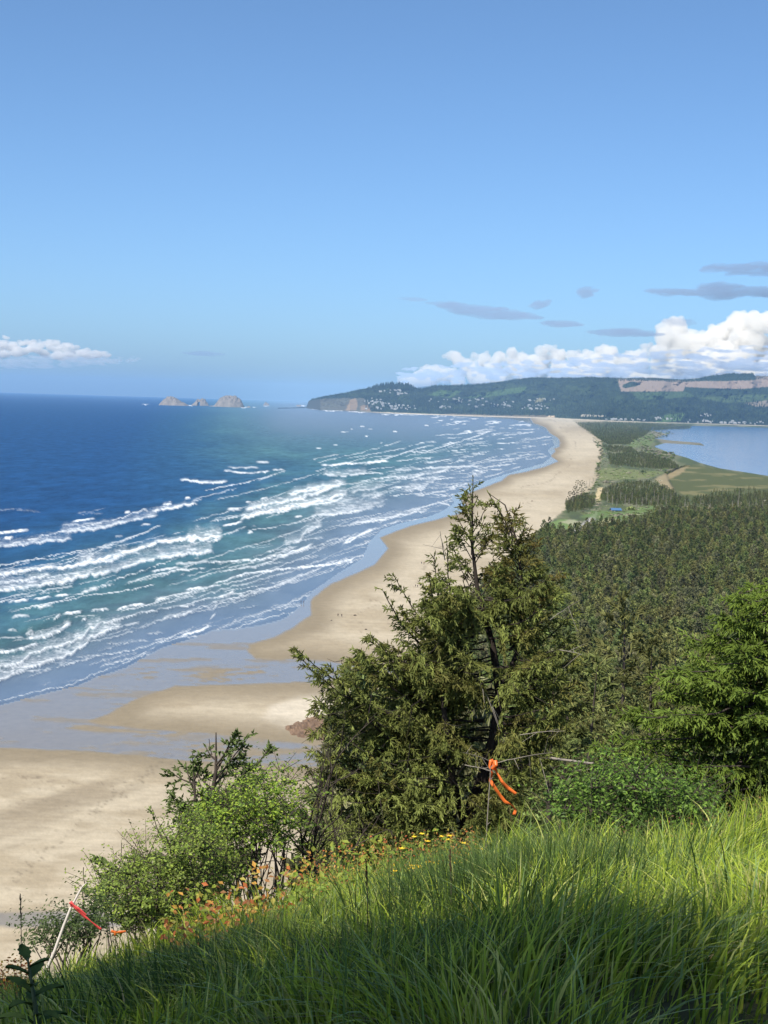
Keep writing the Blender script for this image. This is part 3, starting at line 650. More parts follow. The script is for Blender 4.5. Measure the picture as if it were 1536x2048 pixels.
# ---- houses across the bay
M_hwall = simple('painted house walls', (.32, .32, .31), .8, .3, .15, .1)
M_hroof = simple('grey shingle roof', (.20, .20, .21), .8, .3, .3, .1)
M_hroof2 = simple('pale metal roof', (.38, .39, .40), .5, .4, .2, .1)
def house_mesh(name, w, d, h, rh, mr):
    hw, hd = w / 2, d / 2; e = .8
    V = [(-hw, -hd, -6), (hw, -hd, -6), (hw, hd, -6), (-hw, hd, -6), (-hw, -hd, h), (hw, -hd, h), (hw, hd, h), (-hw, hd, h), (-hw, 0, h + rh), (hw, 0, h + rh)]
    Fq = [(0, 1, 5, 4), (1, 2, 6, 5), (2, 3, 7, 6), (3, 0, 4, 7)]; Ft = [(4, 7, 8), (5, 9, 6)]
    k = rh / hd
    V += [(-hw - e, -hd - e, h - e * k + .3), (hw + e, -hd - e, h - e * k + .3), (hw + e, 0, h + rh + .3), (-hw - e, 0, h + rh + .3), (hw + e, hd + e, h - e * k + .3), (-hw - e, hd + e, h - e * k + .3)]
    Fr = [(10, 11, 12, 13), (13, 12, 14, 15)]
    # a lower wing
    b = len(V); x0, x1, y0, y1, z1 = hw * .2, hw * 1.5, -hd * 1.4, -hd * .1, h * .6
    V += [(x0, y0, -6), (x1, y0, -6), (x1, y1, -6), (x0, y1, -6), (x0, y0, z1), (x1, y0, z1), (x1, y1, z1 + .8), (x0, y1, z1 + .8)]
    Fq += [(b, b + 1, b + 5, b + 4), (b + 1, b + 2, b + 6, b + 5), (b + 3, b, b + 4, b + 7)]; Fr += [(b + 4, b + 5, b + 6, b + 7)]
    q = np.array(Fq + Fr); t = np.array(Ft)
    return new_mesh(name, np.array(V, float), [q, t], [M_hwall, mr], mi=[0] * len(Fq) + [1] * len(Fr) + [0] * len(Ft))
hm = [house_mesh('house', 15, 11, 7, 3, M_hroof), house_mesh('house', 20, 12, 9, 3, M_hroof2), house_mesh('house', 12, 10, 6, 3.5, M_hroof), house_mesh('house', 26, 13, 8, 2.5, M_hroof2)]
rg = random.Random(21)
def houses(n, spots, label, group):
    for i in range(n):
        sp = rg.choice(spots); x0, y0, x1, y1 = sp
        px = rg.uniform(x0, x1); py = y0 + (y1 - y0) * rg.random()
        yf = np.interp(px, *zip(*FOOT)); yr = np.interp(px, *zip(*RIDGE))
        t = max(.03, min(.95, (yf - py) / (yf - yr)))
        t = t ** (1 / float(np.interp(px, [600, 800, 1000], [.55, .8, 1.0])))
        P, _ = hill_point(np.array([px]), np.array([t]))
        o = link('house', rg.choice(hm), loc=(P[0][0], P[0][1] - 10, P[0][2] + 4))
        o.rotation_euler = (0, 0, rg.uniform(-.6, .6)); s = rg.uniform(.5, 1.0); o.scale = (s, s, s)
        tag(o, label, 'house', group)
houses(62, [(728, 800, 770, 820), (745, 804, 800, 820), (735, 796, 770, 808), (780, 812, 830, 820)], 'tiny pale house in the village on the steep face of the headland', 'pale houses on the headland')
houses(16, [(752, 780, 800, 784), (770, 783, 815, 790)], 'tiny pale house in the row high under the headland treetops', 'houses high on the headland')
houses(24, [(850, 798, 905, 806), (880, 812, 905, 818), (905, 797, 925, 808)], 'tiny pale house scattered on the wooded slope right of the headland', 'houses between the headland and the town')
houses(48, [(935, 810, 1030, 818), (980, 804, 1025, 814), (1042, 812, 1098, 820), (1050, 806, 1090, 814)], 'small white house in the town on the bluff above the far beach end', 'white houses on the bluff')
houses(14, [(935, 797, 990, 806), (1055, 796, 1110, 803)], 'small pale house on the slope above the bluff town', 'houses above the bluff town')
houses(36, [(1212, 838, 1290, 842), (1310, 836, 1345, 840), (1375, 840, 1425, 848)], 'small pale house along the far shore where the bay meets the spit', 'houses on the far bay shore')
houses(26, [(1400, 828, 1430, 833), (1460, 843, 1536, 850), (1440, 846, 1500, 850)], 'small white house on the far bay shore below the dark wooded hill', 'houses on the right of the bay shore')
print('houses', time.time() - T0)

# =================================================================== SEA ROCKS
M_rock = simple('grey brown basalt', (.21, .18, .15), .95, .15, .75, .03, 1.0)
def sea_rock(px0, px1, ybase, ytops, label, dist=None, arch=None, thick=.45, seed=0):
    """ytops: list of (px, py) skyline"""
    if dist is None: dist = 110 * 3000 / (ybase - float(hor((px0 + px1) / 2)))
    mpp = dist / F; cx = (px0 + px1) / 2
    c = at(np.array([cx]), np.array([ybase]), dist)[0]; c[2] = 0
    w = (px1 - px0) * mpp
    nx, ny = 56, 26
    u = np.linspace(-1, 1, nx); v = np.linspace(-1, 1, ny)
    U, Vv = np.meshgrid(u, v)
    px = cx + U * (px1 - px0) / 2
    top = (ybase + (0.03) * (px - cx)) - np.interp(px, *zip(*ytops)); top = np.clip(top, 0, None) * mpp
    prof = np.clip(1 - np.abs(Vv) ** 3.2, 0, 1)
    Z = top * prof
    x = U * w / 2 + (fbm(U * 5 + seed, Vv * 3, 3) - .5) * w * .06
    y = Vv * w * thick * np.sqrt(np.clip(1.02 - U ** 2 * .8, 0, 1))
    Z = Z * (.78 + .44 * fbm(U * 9 + seed, Vv * 7 + seed, 5)) - 1.5
    P = np.stack([x, y, Z], -1)
    F_ = grid_faces(ny, nx)
    if arch:
        # tunnel through the rock: drop the faces there and line it
        a0, a1, at_ = arch
        fx = cx + P.reshape(-1, 3)[F_].mean(1)[:, 0] / mpp
        P2 = P.copy()
        # raise the ground inside the arch into a roof: front and back skins are bridged by a roof sheet
        keep = ~((fx > a0) & (fx < a1))
        top_i = P.reshape(-1, 3)
        ins = np.where((px[0] >= a0 - 1) & (px[0] <= a1 + 1))[0]
        zroof = (ybase - at_) * mpp
        V2 = []; F2 = []; base = len(top_i)
        # upper block across the gap
        k = len(ins)
        sec = []
        for j in ins:
            t = (px[0][j] - (a0 + a1) / 2) / ((a1 - a0) / 2 + 1); zr = zroof * max(0.0, 1 - abs(t) ** 2.5)
            hw = w * thick * .62; zt = max(top[0][j] * .95, zr + 8)
            sec.append([(x[ny // 2][j], -hw, zr), (x[ny // 2][j], -hw * .8, (zr + zt) / 2), (x[ny // 2][j], -hw * .3, zt), (x[ny // 2][j], hw * .3, zt), (x[ny // 2][j], hw, zr)])
        sec = np.array(sec)
        for a in range(k - 1):
            for b_ in range(5):
                F2.append((base + a * 5 + b_, base + (a + 1) * 5 + b_, base + (a + 1) * 5 + (b_ + 1) % 5, base + a * 5 + (b_ + 1) % 5))
        Pall = np.concatenate([top_i, sec.reshape(-1, 3)])
        Fall = np.concatenate([F_[keep], np.array(F2)])
        me = new_mesh('sea_rock', Pall, Fall, M_rock, smooth=False)
    else:
        me = new_mesh('sea_rock', P.reshape(-1, 3), F_, M_rock, smooth=False)
    o = link('sea_rock', me, loc=c); tag(o, label, 'sea rock'); return o
sea_rock(318, 378, 811, [(318, 811), (324, 803), (333, 795), (342, 793), (352, 797), (362, 803), (372, 808), (378, 811.5)], 'long sloping sea rock at the left end of the three offshore rocks', seed=1)
sea_rock(383, 418, 811.5, [(383, 810), (390, 804), (396, 797), (401, 799), (405, 796.5), (410, 800), (416, 808), (418, 812)], 'small twin peaked sea rock pierced by an arch, between the two larger rocks', arch=(396, 401.5, 804), thick=.35, seed=2)
sea_rock(427, 488, 814, [(427, 813), (433, 806), (440, 797), (448, 792.5), (462, 792), (474, 794), (481, 800), (486, 809), (488, 814)], 'largest sea rock, flat topped dome at the right of the offshore group', seed=3)
sea_rock(492, 502, 815, [(492, 815), (496, 812), (500, 813), (502, 815)], 'low dark reef close right of the flat topped sea rock', seed=4)
sea_rock(526, 539, 811, [(526, 811), (529, 806), (531, 803.5), (534, 806), (537, 807), (539, 811)], 'small lone sea stack halfway between the offshore rocks and the headland', seed=5)
sea_rock(591, 603, 813, [(591, 813), (594, 809.5), (598, 810), (601, 809.5), (603, 813)], 'small sea rock just off the tip of the headland', seed=6)
sea_rock(418, 428, 812.8, [(418, 812), (423, 811), (428, 812)], 'tiny low skerry joining the arched rock and the largest rock', seed=7)

# =================================================================== HILLSIDE (near ground)
def near_z(x, y):
    z4 = 108.3 + .15 * np.clip(x, -3, 3); z9 = 106.8 + np.where(x > 0, .17 * np.minimum(x, 4), .3 * np.maximum(x, -4))
    t = (y - 4) / 5
    z = np.where(y < 4, np.minimum(108.45, z4 + (4 - y) * .05), z4 + (z9 - z4) * t)
    return z
BXY = [(-20, -8), (9, -4), (22, -3), (60, -6), (150, -14), (347, -15), (413, -9), (553, 6), (700, 30), (850, 54), (1000, 80), (1140, 103), (1400, 150)]
def hz(x, y):
    x = np.asarray(x, float); y = np.asarray(y, float)
    zr = np.interp(y, [9, 20, 80, 200, 400, 600, 800, 1100, 1300], [0, -4.9, -32, -57, -87, -99, -103, -105, -106]) + 107.2
    zl = np.interp(y, [9, 16, 22, 60, 110, 150, 200, 1300], [0, -3.6, -9.5, -46, -95, -112, -114, -114]) + 106.6
    bx = np.interp(y, [a for a, b in BXY], [b for a, b in BXY]); wd = 2 + .07 * np.abs(y)
    wgt = sstep(0, 1, (x - bx) / wd)
    far = zl + (zr - zl) * wgt
    n9 = near_z(x, np.full_like(y, 9.0))
    off = (n9 - 107.0) * (1 - sstep(9, 40, y))
    z = np.where(y < 9, near_z(x, y), far + off * (1 - 0) )
    z = z + (fbm(x / 1.7, y / 1.7, 3) - .5) * .18 + (fbm(x / 30, y / 30, 3) - .5) * 7 * sstep(40, 200, y) * wgt
    return z
def build_hillside():
    ys = np.concatenate([np.linspace(-14, 2, 16)[:-1], np.geomspace(2, 1350, 230)])
    us = np.linspace(-.62, .62, 260)
    Yg, Ug = np.meshgrid(ys, us, indexing='ij'); Xg = Ug * (np.abs(Yg) + 9)
    Z = hz(Xg, Yg)
    n0 = fbm(Xg / 3, Yg / 3, 4)[..., None]
    col = np.array([.035, .045, .018]) * (1 - n0) + np.array([.075, .07, .03]) * n0
    m, n, b = mat('earth under the plants')
    a = N(n, 'ShaderNodeAttribute', attribute_name='col'); n.links.new(a.outputs['Color'], b.inputs['Base Color']); b.inputs['Roughness'].default_value = .95
    me = new_mesh('hillside', np.stack([Xg, Yg, Z], -1).reshape(-1, 3), grid_faces(*Xg.shape)[:, ::-1], m, cols=col.reshape(-1, 3), smooth=True)
    tag(link('hillside', me), kind='structure')
build_hillside()
print('hillside', time.time() - T0)

# =================================================================== CONIFERS
def unit(v): return v / (np.linalg.norm(v, axis=-1, keepdims=True) + 1e-9)
def limb_foliage(pts, out, L2=.6, step=.07, droop=.45, tw=.09, tww=.022, col=None, s0=.12, fill=1.0, tip=None, spread=.9, taper=.9):
    """grow branchlets and needle twigs along a limb polyline; out: list collecting blades()"""
    pts = np.asarray(pts, float); seg = np.linalg.norm(np.diff(pts, axis=0), axis=1); cum = np.concatenate([[0], np.cumsum(seg)]); L = cum[-1]
    nb = max(3, int(L * (1 - s0) / step * fill))
    s = s0 * L + (L * (1 - s0)) * np.sort(RNG.random(nb))
    P = np.stack([np.interp(s, cum, pts[:, k]) for k in range(3)], -1)
    e = L * .02 + .01
    Tn = unit(np.stack([np.interp(s + e, cum, pts[:, k]) - np.interp(s - e, cum, pts[:, k]) for k in range(3)], -1))
    side = unit(np.cross(Tn, np.array([0, 0, 1.0]) + 1e-3)); sg = np.where(RNG.random(nb) < .5, 1, -1)[:, None]
    up = np.cross(side, Tn)
    f = s / L
    l2 = (L2 * (1 - taper * f) + .10) * RNG.uniform(.6, 1.15, nb)
    D = unit(Tn * .75 + side * sg * spread * RNG.uniform(.5, 1.2, nb)[:, None] + up * RNG.normal(0, .25, nb)[:, None])
    # points along each branchlet
    k = max(3, int(L2 / (tw * .25)))
    tt = (np.arange(k) + .5) / k
    keep = RNG.random((nb, k)) < np.clip(l2[:, None] / L2 * 1.4, .25, 1)
    B = P[:, None] + D[:, None] * (l2[:, None] * tt)[..., None]
    B[..., 2] -= droop * l2[:, None] * tt ** 2
    td = D[:, None] * np.ones((1, k, 1)); td = td.copy(); td[..., 2] -= droop * 2 * tt
    B = B[keep]; td = unit(td[keep])
    m = len(B)
    # twig directions: forward plus sideways, hanging a little
    rnd = RNG.normal(size=(m, 3)); rnd[:, 2] -= droop * 1.2
    dd = unit(td * .9 + rnd * .55)
    c = col if col is not None else np.array([.06, .075, .028])
    v = RNG.uniform(.6, 1.45, m)[:, None]; cc = np.clip(c * v, 0, 1)
    out.append(blades(B, dd, RNG.uniform(.7, 1.3, m) * tw, tww, cc, tipcol=(np.clip(cc * 1.35, 0, 1) if tip is None else cc * .4 + tip * .6)))
    # the limb's own tip
    kt = max(4, int(L * .25 / .02)) if L < 8 else 8
    s = L * (1 - .3 * RNG.random(kt)); P = np.stack([np.interp(s, cum, pts[:, q]) for q in range(3)], -1)
    tdir = unit(pts[-1] - pts[-2]) + RNG.normal(size=(kt, 3)) * .5
    cc = c * RNG.uniform(.7, 1.5, kt)[:, None]
    out.append(blades(P, tdir, tw * .9, tww, cc))
    return P
def merge(out):
    V = []; Fq = []; Cc = []; n = 0
    for v, f, c in out: V.append(v); Fq.append(f + n); Cc.append(c); n += len(v)
    return np.concatenate(V), np.concatenate(Fq), np.concatenate(Cc)

def forest_tree(name, h, r, nl, tw, tww, step, fill, col, base=.12, droop=.35, topc=None, ragged=.3, mat_=None):
    """trunk mesh + crown mesh in local coordinates"""
    tb = Tubes(); tb.add([(0, 0, -.5), (.02 * h, 0, h * .5), (0, 0.01 * h, h * .98)], [h * .013, h * .009, .012], 6)
    out = []
    for i in range(nl):
        f = base + (1 - base) * (i + .5) / nl
        z = h * f; az = i * 2.4 + RNG.uniform(-.5, .5); L = r * (1 - f) ** .75 * RNG.uniform(1 - ragged, 1.12) + .25
        d = np.array([math.cos(az), math.sin(az), 0])
        rise = -.15 + .75 * f
        p0 = np.array([0, 0, z]); p1 = p0 + d * L * .5 + np.array([0, 0, L * .5 * (rise - .1)]); p2 = p0 + d * L + np.array([0, 0, L * (rise + .05)])
        limb_foliage([p0, p1, p2], out, L2=L * .42 + .12, step=step, droop=droop, tw=tw, tww=tww, col=np.array(col) * RNG.uniform(.8, 1.25), s0=.15, fill=fill, tip=topc)
    # leader
    limb_foliage([(0, 0, h * .86), (0, 0, h)], out, L2=.25 * tw / .3, step=step * .8, droop=.1, tw=tw * .8, tww=tww * .8, col=np.array(col) * 1.2, s0=0, fill=1.2)
    V, Fq, Cc = merge(out)
    return tb.mesh('trunk', M_bark), new_mesh('crown', V, Fq, mat_ or M_forest, cols=Cc)
OLV = (.075, .080, .030)
hi = [forest_tree('spruce', 15, 3.9, 40, .34, .10, .17, 1.0, c, droop=.3) for c in ((.060, .076, .024), (.046, .062, .022), (.082, .088, .030))]
lo_ = [forest_tree('spruce', 14, 3.3, 26, .95, .30, .42, 1.0, c, droop=.3, ragged=.45) for c in ((.060, .076, .024), (.044, .060, .021), (.080, .086, .030), (.064, .068, .034))]
print('tree meshes', time.time() - T0, [len(a[1].polygons) for a in hi + lo_])
def place_tree(ms, x, y, z, s, label, group, cat='tree', rz=None, tilt=None):
    o = empty('spruce_tree', (x, y, z), random.uniform(0, 6.28) if rz is None else rz); o.scale = (s, s, s * random.uniform(.9, 1.12))
    if tilt: o.rotation_euler[0] = tilt
    link('trunk', ms[0], o); link('crown', ms[1], o)
    return tag(o, label, cat, group)

# forest field on the hillside: jittered grid
FEDGE = [(1035, 1100), (1062, 1080), (1100, 1066), (1140, 1076), (1170, 1066), (1200, 1062), (1260, 1052), (1310, 1036), (1380, 1030), (1450, 1030), (1536, 1024), (2200, 1030)]
cand = []
rs = np.random.default_rng(31)
y = 34.0
while y < 1560:
    sp = 4.2 if y < 150 else 5.1 if y < 900 else 5.8
    x = -.05 * y - 20
    while x < .42 * y + 25:
        xx = x + rs.uniform(-.45, .45) * sp; yy = y + rs.uniform(-.45, .45) * sp
        x += sp
        bx = np.interp(yy, [a for a, b in BXY], [b for a, b in BXY]) + 3 + .01 * yy
        if xx < bx: continue
        cand.append((xx, yy))
    y += sp
cand = np.array(cand)
zt = np.maximum(hz(cand[:, 0], cand[:, 1]), 2.0)
P3 = np.stack([cand[:, 0], cand[:, 1], zt], -1)
ppx, ppy = proj(P3)
# keep only the wood's own area, leave clearings, and stay below the sight line to the near plants
edge = np.interp(ppx, *zip(*FEDGE))
ok = (ppy > edge + 10) & (ppx > 560) & (ppx < 1800) & (rs.random(len(cand)) > .16)
ok &= ~((cand[:, 1] < 60) & (cand[:, 0] < 2))
P3 = P3[ok]; ppx = ppx[ok]; ppy = ppy[ok]
hs = rs.uniform(.55, 1.3, len(P3)) * np.interp(P3[:, 1], [30, 80, 150, 300, 600, 1300], [.5, .95, 1.35, 1.4, 1.25, 1.0])
dist = P3[:, 1]
inframe = (ppx > 980) & (ppx < 1560)
order = np.argsort(dist + (~inframe) * 1e5)
ind = order[:300]; rest = np.setdiff1d(np.arange(len(P3)), ind)
print('forest', len(P3), dist[ind].max())
for k in ind:
    x, y, z = P3[k]; ms = random.choice(hi) if y < 230 else random.choice(lo_)
    place_tree(ms, x, y, z - .3, hs[k], 'dark olive spruce in the dense wood between the tall ragged spruce and the bright spruce', 'spruces of the wood below the slope')

def instancer(name, pts, scales, variants, protos, label, cat):
    me = bpy.data.meshes.new(name); me.vertices.add(len(pts)); me.vertices.foreach_set('co', np.asarray(pts, np.float32).ravel())
    for nm, dt, v in (('rz', 'FLOAT', np.random.default_rng(2).uniform(0, 6.28, len(pts))), ('sc', 'FLOAT', scales), ('va', 'INT', variants)):
        a = me.attributes.new(nm, dt, 'POINT'); a.data.foreach_set('value', np.asarray(v, np.int32 if dt == 'INT' else np.float32))
    me.update(); o = link(name, me)
    ng = bpy.data.node_groups.new(name, 'GeometryNodeTree')
    ng.interface.new_socket('Geometry', in_out='INPUT', socket_type='NodeSocketGeometry'); ng.interface.new_socket('Geometry', in_out='OUTPUT', socket_type='NodeSocketGeometry')
    gi = ng.nodes.new('NodeGroupInput'); go = ng.nodes.new('NodeGroupOutput'); jn = ng.nodes.new('GeometryNodeJoinGeometry')
    def attr(nm, dt):
        a = ng.nodes.new('GeometryNodeInputNamedAttribute'); a.data_type = dt; a.inputs[0].default_value = nm; return a
    va = attr('va', 'INT'); sca = attr('sc', 'FLOAT'); rza = attr('rz', 'FLOAT')
    cx = ng.nodes.new('ShaderNodeCombineXYZ'); ng.links.new(rza.outputs[0], cx.inputs[2])
    for i, pr in enumerate(protos):
        oi = ng.nodes.new('GeometryNodeObjectInfo'); oi.transform_space = 'ORIGINAL'; oi.inputs[0].default_value = pr
        cp = ng.nodes.new('FunctionNodeCompare'); cp.data_type = 'INT'; cp.operation = 'EQUAL'; cp.inputs[3].default_value = i
        ng.links.new(va.outputs[0], cp.inputs[2])
        ip = ng.nodes.new('GeometryNodeInstanceOnPoints')
        ng.links.new(gi.outputs[0], ip.inputs['Points']); ng.links.new(cp.outputs[0], ip.inputs['Selection']); ng.links.new(oi.outputs['Geometry'], ip.inputs['Instance'])
        ng.links.new(cx.outputs[0], ip.inputs['Rotation']); ng.links.new(sca.outputs[0], ip.inputs['Scale'])
        ng.links.new(ip.outputs[0], jn.inputs[0])
    ng.links.new(jn.outputs[0], go.inputs[0])
    md = o.modifiers.new('scatter', 'NODES'); md.node_group = ng
    tag(o, label, cat, kind='stuff'); return o
# one crown object of every kind stands among the individual trees: find them
crown_of = {}
for o in C.objects:
    if o.name.startswith('crown') and o.parent and o.data not in crown_of: crown_of[o.data] = o
for ms in lo_:
    if ms[1] not in crown_of:
        k = ind[-1 - lo_.index(ms)]; x, y, z = P3[k]
        e = place_tree(ms, x + 2, y + 2, z - .3, hs[k], 'dark olive spruce in the dense wood between the tall ragged spruce and the bright spruce', 'spruces of the wood below the slope'); crown_of[ms[1]] = [c for c in e.children if c.data == ms[1]][0]
protos = [crown_of[m[1]] for m in lo_]
instancer('forest', P3[rest] - np.array([0, 0, .3]), hs[rest], rs.integers(0, 4, len(rest)), protos, 'dense dark wood of spruces filling the plain between the slope and the marsh', 'forest')

# woods along the spit
def scatter(polys, n, zofs=3.0):
    out = []
    for poly, m in zip(polys, n):
        P = np.array(poly, float); a = P.min(0); b = P.max(0); got = 0
        while got < m:
            q = a + (b - a) * rs.random((m * 3, 2)); s = sd_poly(q[:, 0], q[:, 1], poly); q = q[s > 0][:m - got]; got += len(q)
            out.append(q)
    q = np.concatenate(out)
    return ground(q[:, 0], q[:, 1], zofs)
spit = [[(1150, 846), (1200, 845), (1280, 846), (1385, 852), (1380, 858), (1300, 862), (1290, 872), (1265, 882), (1260, 890), (1215, 890), (1185, 870)],
        [(1205, 893), (1262, 896), (1275, 908), (1215, 905)],
        [(1215, 910), (1290, 908), (1345, 925), (1360, 938), (1300, 940), (1220, 932)],
        [(1205, 985), (1240, 968), (1300, 966), (1345, 985), (1360, 1004), (1330, 1016), (1230, 1012), (1200, 1003)],
        [(1130, 1010), (1170, 990), (1190, 1000), (1185, 1022), (1135, 1030)],
        [(1345, 1000), (1536, 990), (1600, 990), (1600, 1040), (1400, 1046), (1320, 1030)],
        [(1420, 985), (1500, 980), (1560, 990), (1560, 1010), (1430, 1005)]]
pts = scatter(spit, [7500, 700, 2200, 1700, 260, 1400, 200])
ds = pts[:, 1]
sc_ = rs.uniform(.45, .95, len(pts)) * np.interp(ds, [1300, 2200, 4000, 9000], [.62, .5, .6, .85])
instancer('spit_woods', pts, sc_, rs.integers(0, 4, len(pts)), protos, 'patches of dark scrubby wood along the narrow spit between beach and bay', 'woods')
# low shrubs over the dunes (round, greyer)
def shrub_mesh(col, n=170, sz=.42):
    th = RNG.uniform(0, 6.28, n); ph = np.arccos(RNG.uniform(0, 1, n)); r = RNG.uniform(.5, 1, n)
    P = np.stack([np.cos(th) * np.sin(ph) * r * 1.6, np.sin(th) * np.sin(ph) * r * 1.6, np.cos(ph) * r * 1.1], -1)
    D = unit(P + RNG.normal(size=(n, 3)) * .6)
    v, f, c = blades(P * .8, D, sz * RNG.uniform(.7, 1.4, n) * 1.5, sz, np.array(col) * RNG.uniform(.6, 1.5, n)[:, None])
    return new_mesh('shrub', v, f, M_forest, cols=c)
def thing_shrub(px, py, me, s, label, name='dune_shrub', cat='shrub', group=None, z=3.0):
    p = ground(np.array([px]), np.array([py]), z)[0]
    o = link(name, me, loc=p); o.scale = (s, s, s); tag(o, label, cat, group); return o
sh_me = [shrub_mesh((.085, .115, .04)), shrub_mesh((.15, .14, .10)), shrub_mesh((.06, .075, .035))]
sh = [thing_shrub(1262, 1024, sh_me[0], 4.5, 'bright green round shrub right of the blue roofed shelter'), thing_shrub(1212, 968, sh_me[1], 4, 'grey bare shrub on the dune above the sandy path'), thing_shrub(1286, 946, sh_me[2], 4, 'lone dark round bush in the dune grass short of the middle wood')]
sp2 = [[(1160, 1000), (1200, 960), (1310, 955), (1340, 980), (1360, 1020), (1300, 1040), (1200, 1040), (1150, 1030)], [(1185, 880), (1260, 895), (1350, 905), (1340, 945), (1290, 960), (1200, 965), (1192, 940), (1202, 905)], [(1150, 852), (1180, 862), (1200, 880), (1250, 890), (1310, 905), (1290, 885), (1350, 868), (1300, 850)], [(1350, 1010), (1440, 1012), (1560, 1000), (1560, 1050), (1360, 1040)]]
pts = scatter(sp2, [1300, 1700, 900, 700], 2.5)
instancer('dune_scrub', pts, rs.uniform(.8, 2.6, len(pts)), rs.choice([0, 0, 1, 1, 2], len(pts)), sh, 'low green and grey scrub covering the dunes of the spit', 'scrub')

# tall thin trees and dead snags by the beach
def tall_tree(px, py, hpx, label, bare=False, z=2.5, group=None):
    p = ground(np.array([px]), np.array([py]), z)[0]; h = hpx * p[1] / F
    o = empty('dead_snag' if bare else 'windswept_tree', p)
    tb = Tubes(); lean = random.uniform(-.04, .04) * h
    tb.add([(0, 0, -1), (lean * .5, 0, h * .5), (lean, 0, h)], [.34, .26, .10], 6)
    for k in range(7 if bare else 12):
        f = random.uniform(.45, .97); az = random.uniform(0, 6.28); L = random.uniform(.6, 2.2) * (1.3 - f) * 1.6
        tb.add([(lean * f, 0, h * f), (lean * f + math.cos(az) * L, math.sin(az) * L, h * f + L * .25)], [.09, .03], 4)
    link('trunk', tb.mesh('trunk', M_palebark if bare else M_bark), o)
    if not bare:
        out = []
        for k in range(16):
            f = .52 + .48 * (k + .5) / 16; az = k * 2.4; L = random.uniform(1.6, 4.0) * (.6 + .8 * math.sin(math.pi * min(1, (f - .45) / .6)))
            p0 = np.array([lean * f, 0, h * f]); d = np.array([math.cos(az) + .25, math.sin(az), .12])
            limb_foliage([p0, p0 + d * L * .5, p0 + d * L], out, L2=1.1, step=.35, droop=.15, tw=.8, tww=.3, col=np.array([.05, .055, .03]), s0=.35)
        V, Fq, Cc = merge(out); link('crown', new_mesh('crown', V, Fq, M_forest, cols=Cc), o)
    return tag(o, label, 'snag' if bare else 'tree', group)
tall_tree(1152, 1010, 50, 'tallest of the thin windswept trees at the edge of the beach')
tall_tree(1146, 1012, 40, 'thin windswept tree directly left of the tallest one at the beach edge')
tall_tree(1162, 1006, 46, 'thin windswept tree directly right of the tallest one at the beach edge')
tall_tree(1139, 1016, 34, 'leftmost thin windswept tree leaning over the beach edge')
for x, y, hh in ((1172, 975, 14), (1179, 972, 16), (1186, 968, 12)): tall_tree(x, y, hh, 'short pale dead snag on the scarp above the wide beach', True, group='snags on the beach scarp')
for i in range(16):
    tall_tree(1215 + i * 8.5 + random.uniform(-3, 3), 1012 + random.uniform(-4, 6), random.uniform(18, 30), 'pale bare trunk along the front of the wood behind the shelter', True, group='bare trunks before the middle wood')
for x, y, hh in ((1369, 1024, 26), (1376, 1022, 18), (1400, 1026, 30), (1405, 1030, 22), (1420, 1026, 20), (1464, 1028, 28), (1474, 1034, 34), (1476, 1020, 40), (1498, 1026, 26), (1524, 1034, 34), (1512, 1024, 30)):
    tall_tree(x, y, hh, 'pale dead snag standing between the wood and the salt marsh', True, group='dead snags by the marsh')
print('woods', time.time() - T0)

# ---- shelter with a blue roof
def build_shelter():
    p = ground(np.array([1231.0]), np.array([1026.0]), 2.6)[0]
    o = empty('shelter', p, .15)
    def box(name, c, s, m, rot=None):
        bm = bmesh.new(); bmesh.ops.create_cube(bm, size=1)
        for v in bm.verts: v.co = Vector((v.co.x * s[0] + c[0], v.co.y * s[1] + c[1], v.co.z * s[2] + c[2]))
        me = bpy.data.meshes.new(name); bm.to_mesh(me); me.materials.append(m); return link(name, me, o)
    wall = simple('tan boards', (.42, .35, .26), .85, .2, .2, 2)
    V = [(-5.6, -4, 3.1), (5.6, -4, 3.1), (5.6, 0, 5.2), (-5.6, 0, 5.2), (5.6, 4, 3.1), (-5.6, 4, 3.1)]
    V2 = [(x, y_, z - .25) for x, y_, z in V]
    Fq = [(0, 1, 2, 3), (3, 2, 4, 5), (6, 9, 8, 7), (9, 11, 10, 8), (0, 6, 7, 1), (5, 4, 10, 11), (0, 3, 9, 6), (3, 5, 11, 9), (1, 7, 8, 2), (2, 8, 10, 4)]
    link('roof', new_mesh('roof', np.array(V + V2, float), np.array(Fq), simple('blue metal roof', (.07, .15, .27), .5, .4, .1, 1)), o)
    box('back_wall', (0, 3, 1.3), (10, .2, 3.6), wall); box('side_wall', (4.6, 0, 1.3), (.2, 5.8, 3.6), wall)
    for x in (-4.8, -1.6, 1.6, 4.8): box('post', (x, -3.4, 1.2), (.3, .3, 3.9), wall)
    tag(o, 'small park shelter with a bright blue roof beside the road at the wood edge', 'shelter')
build_shelter()

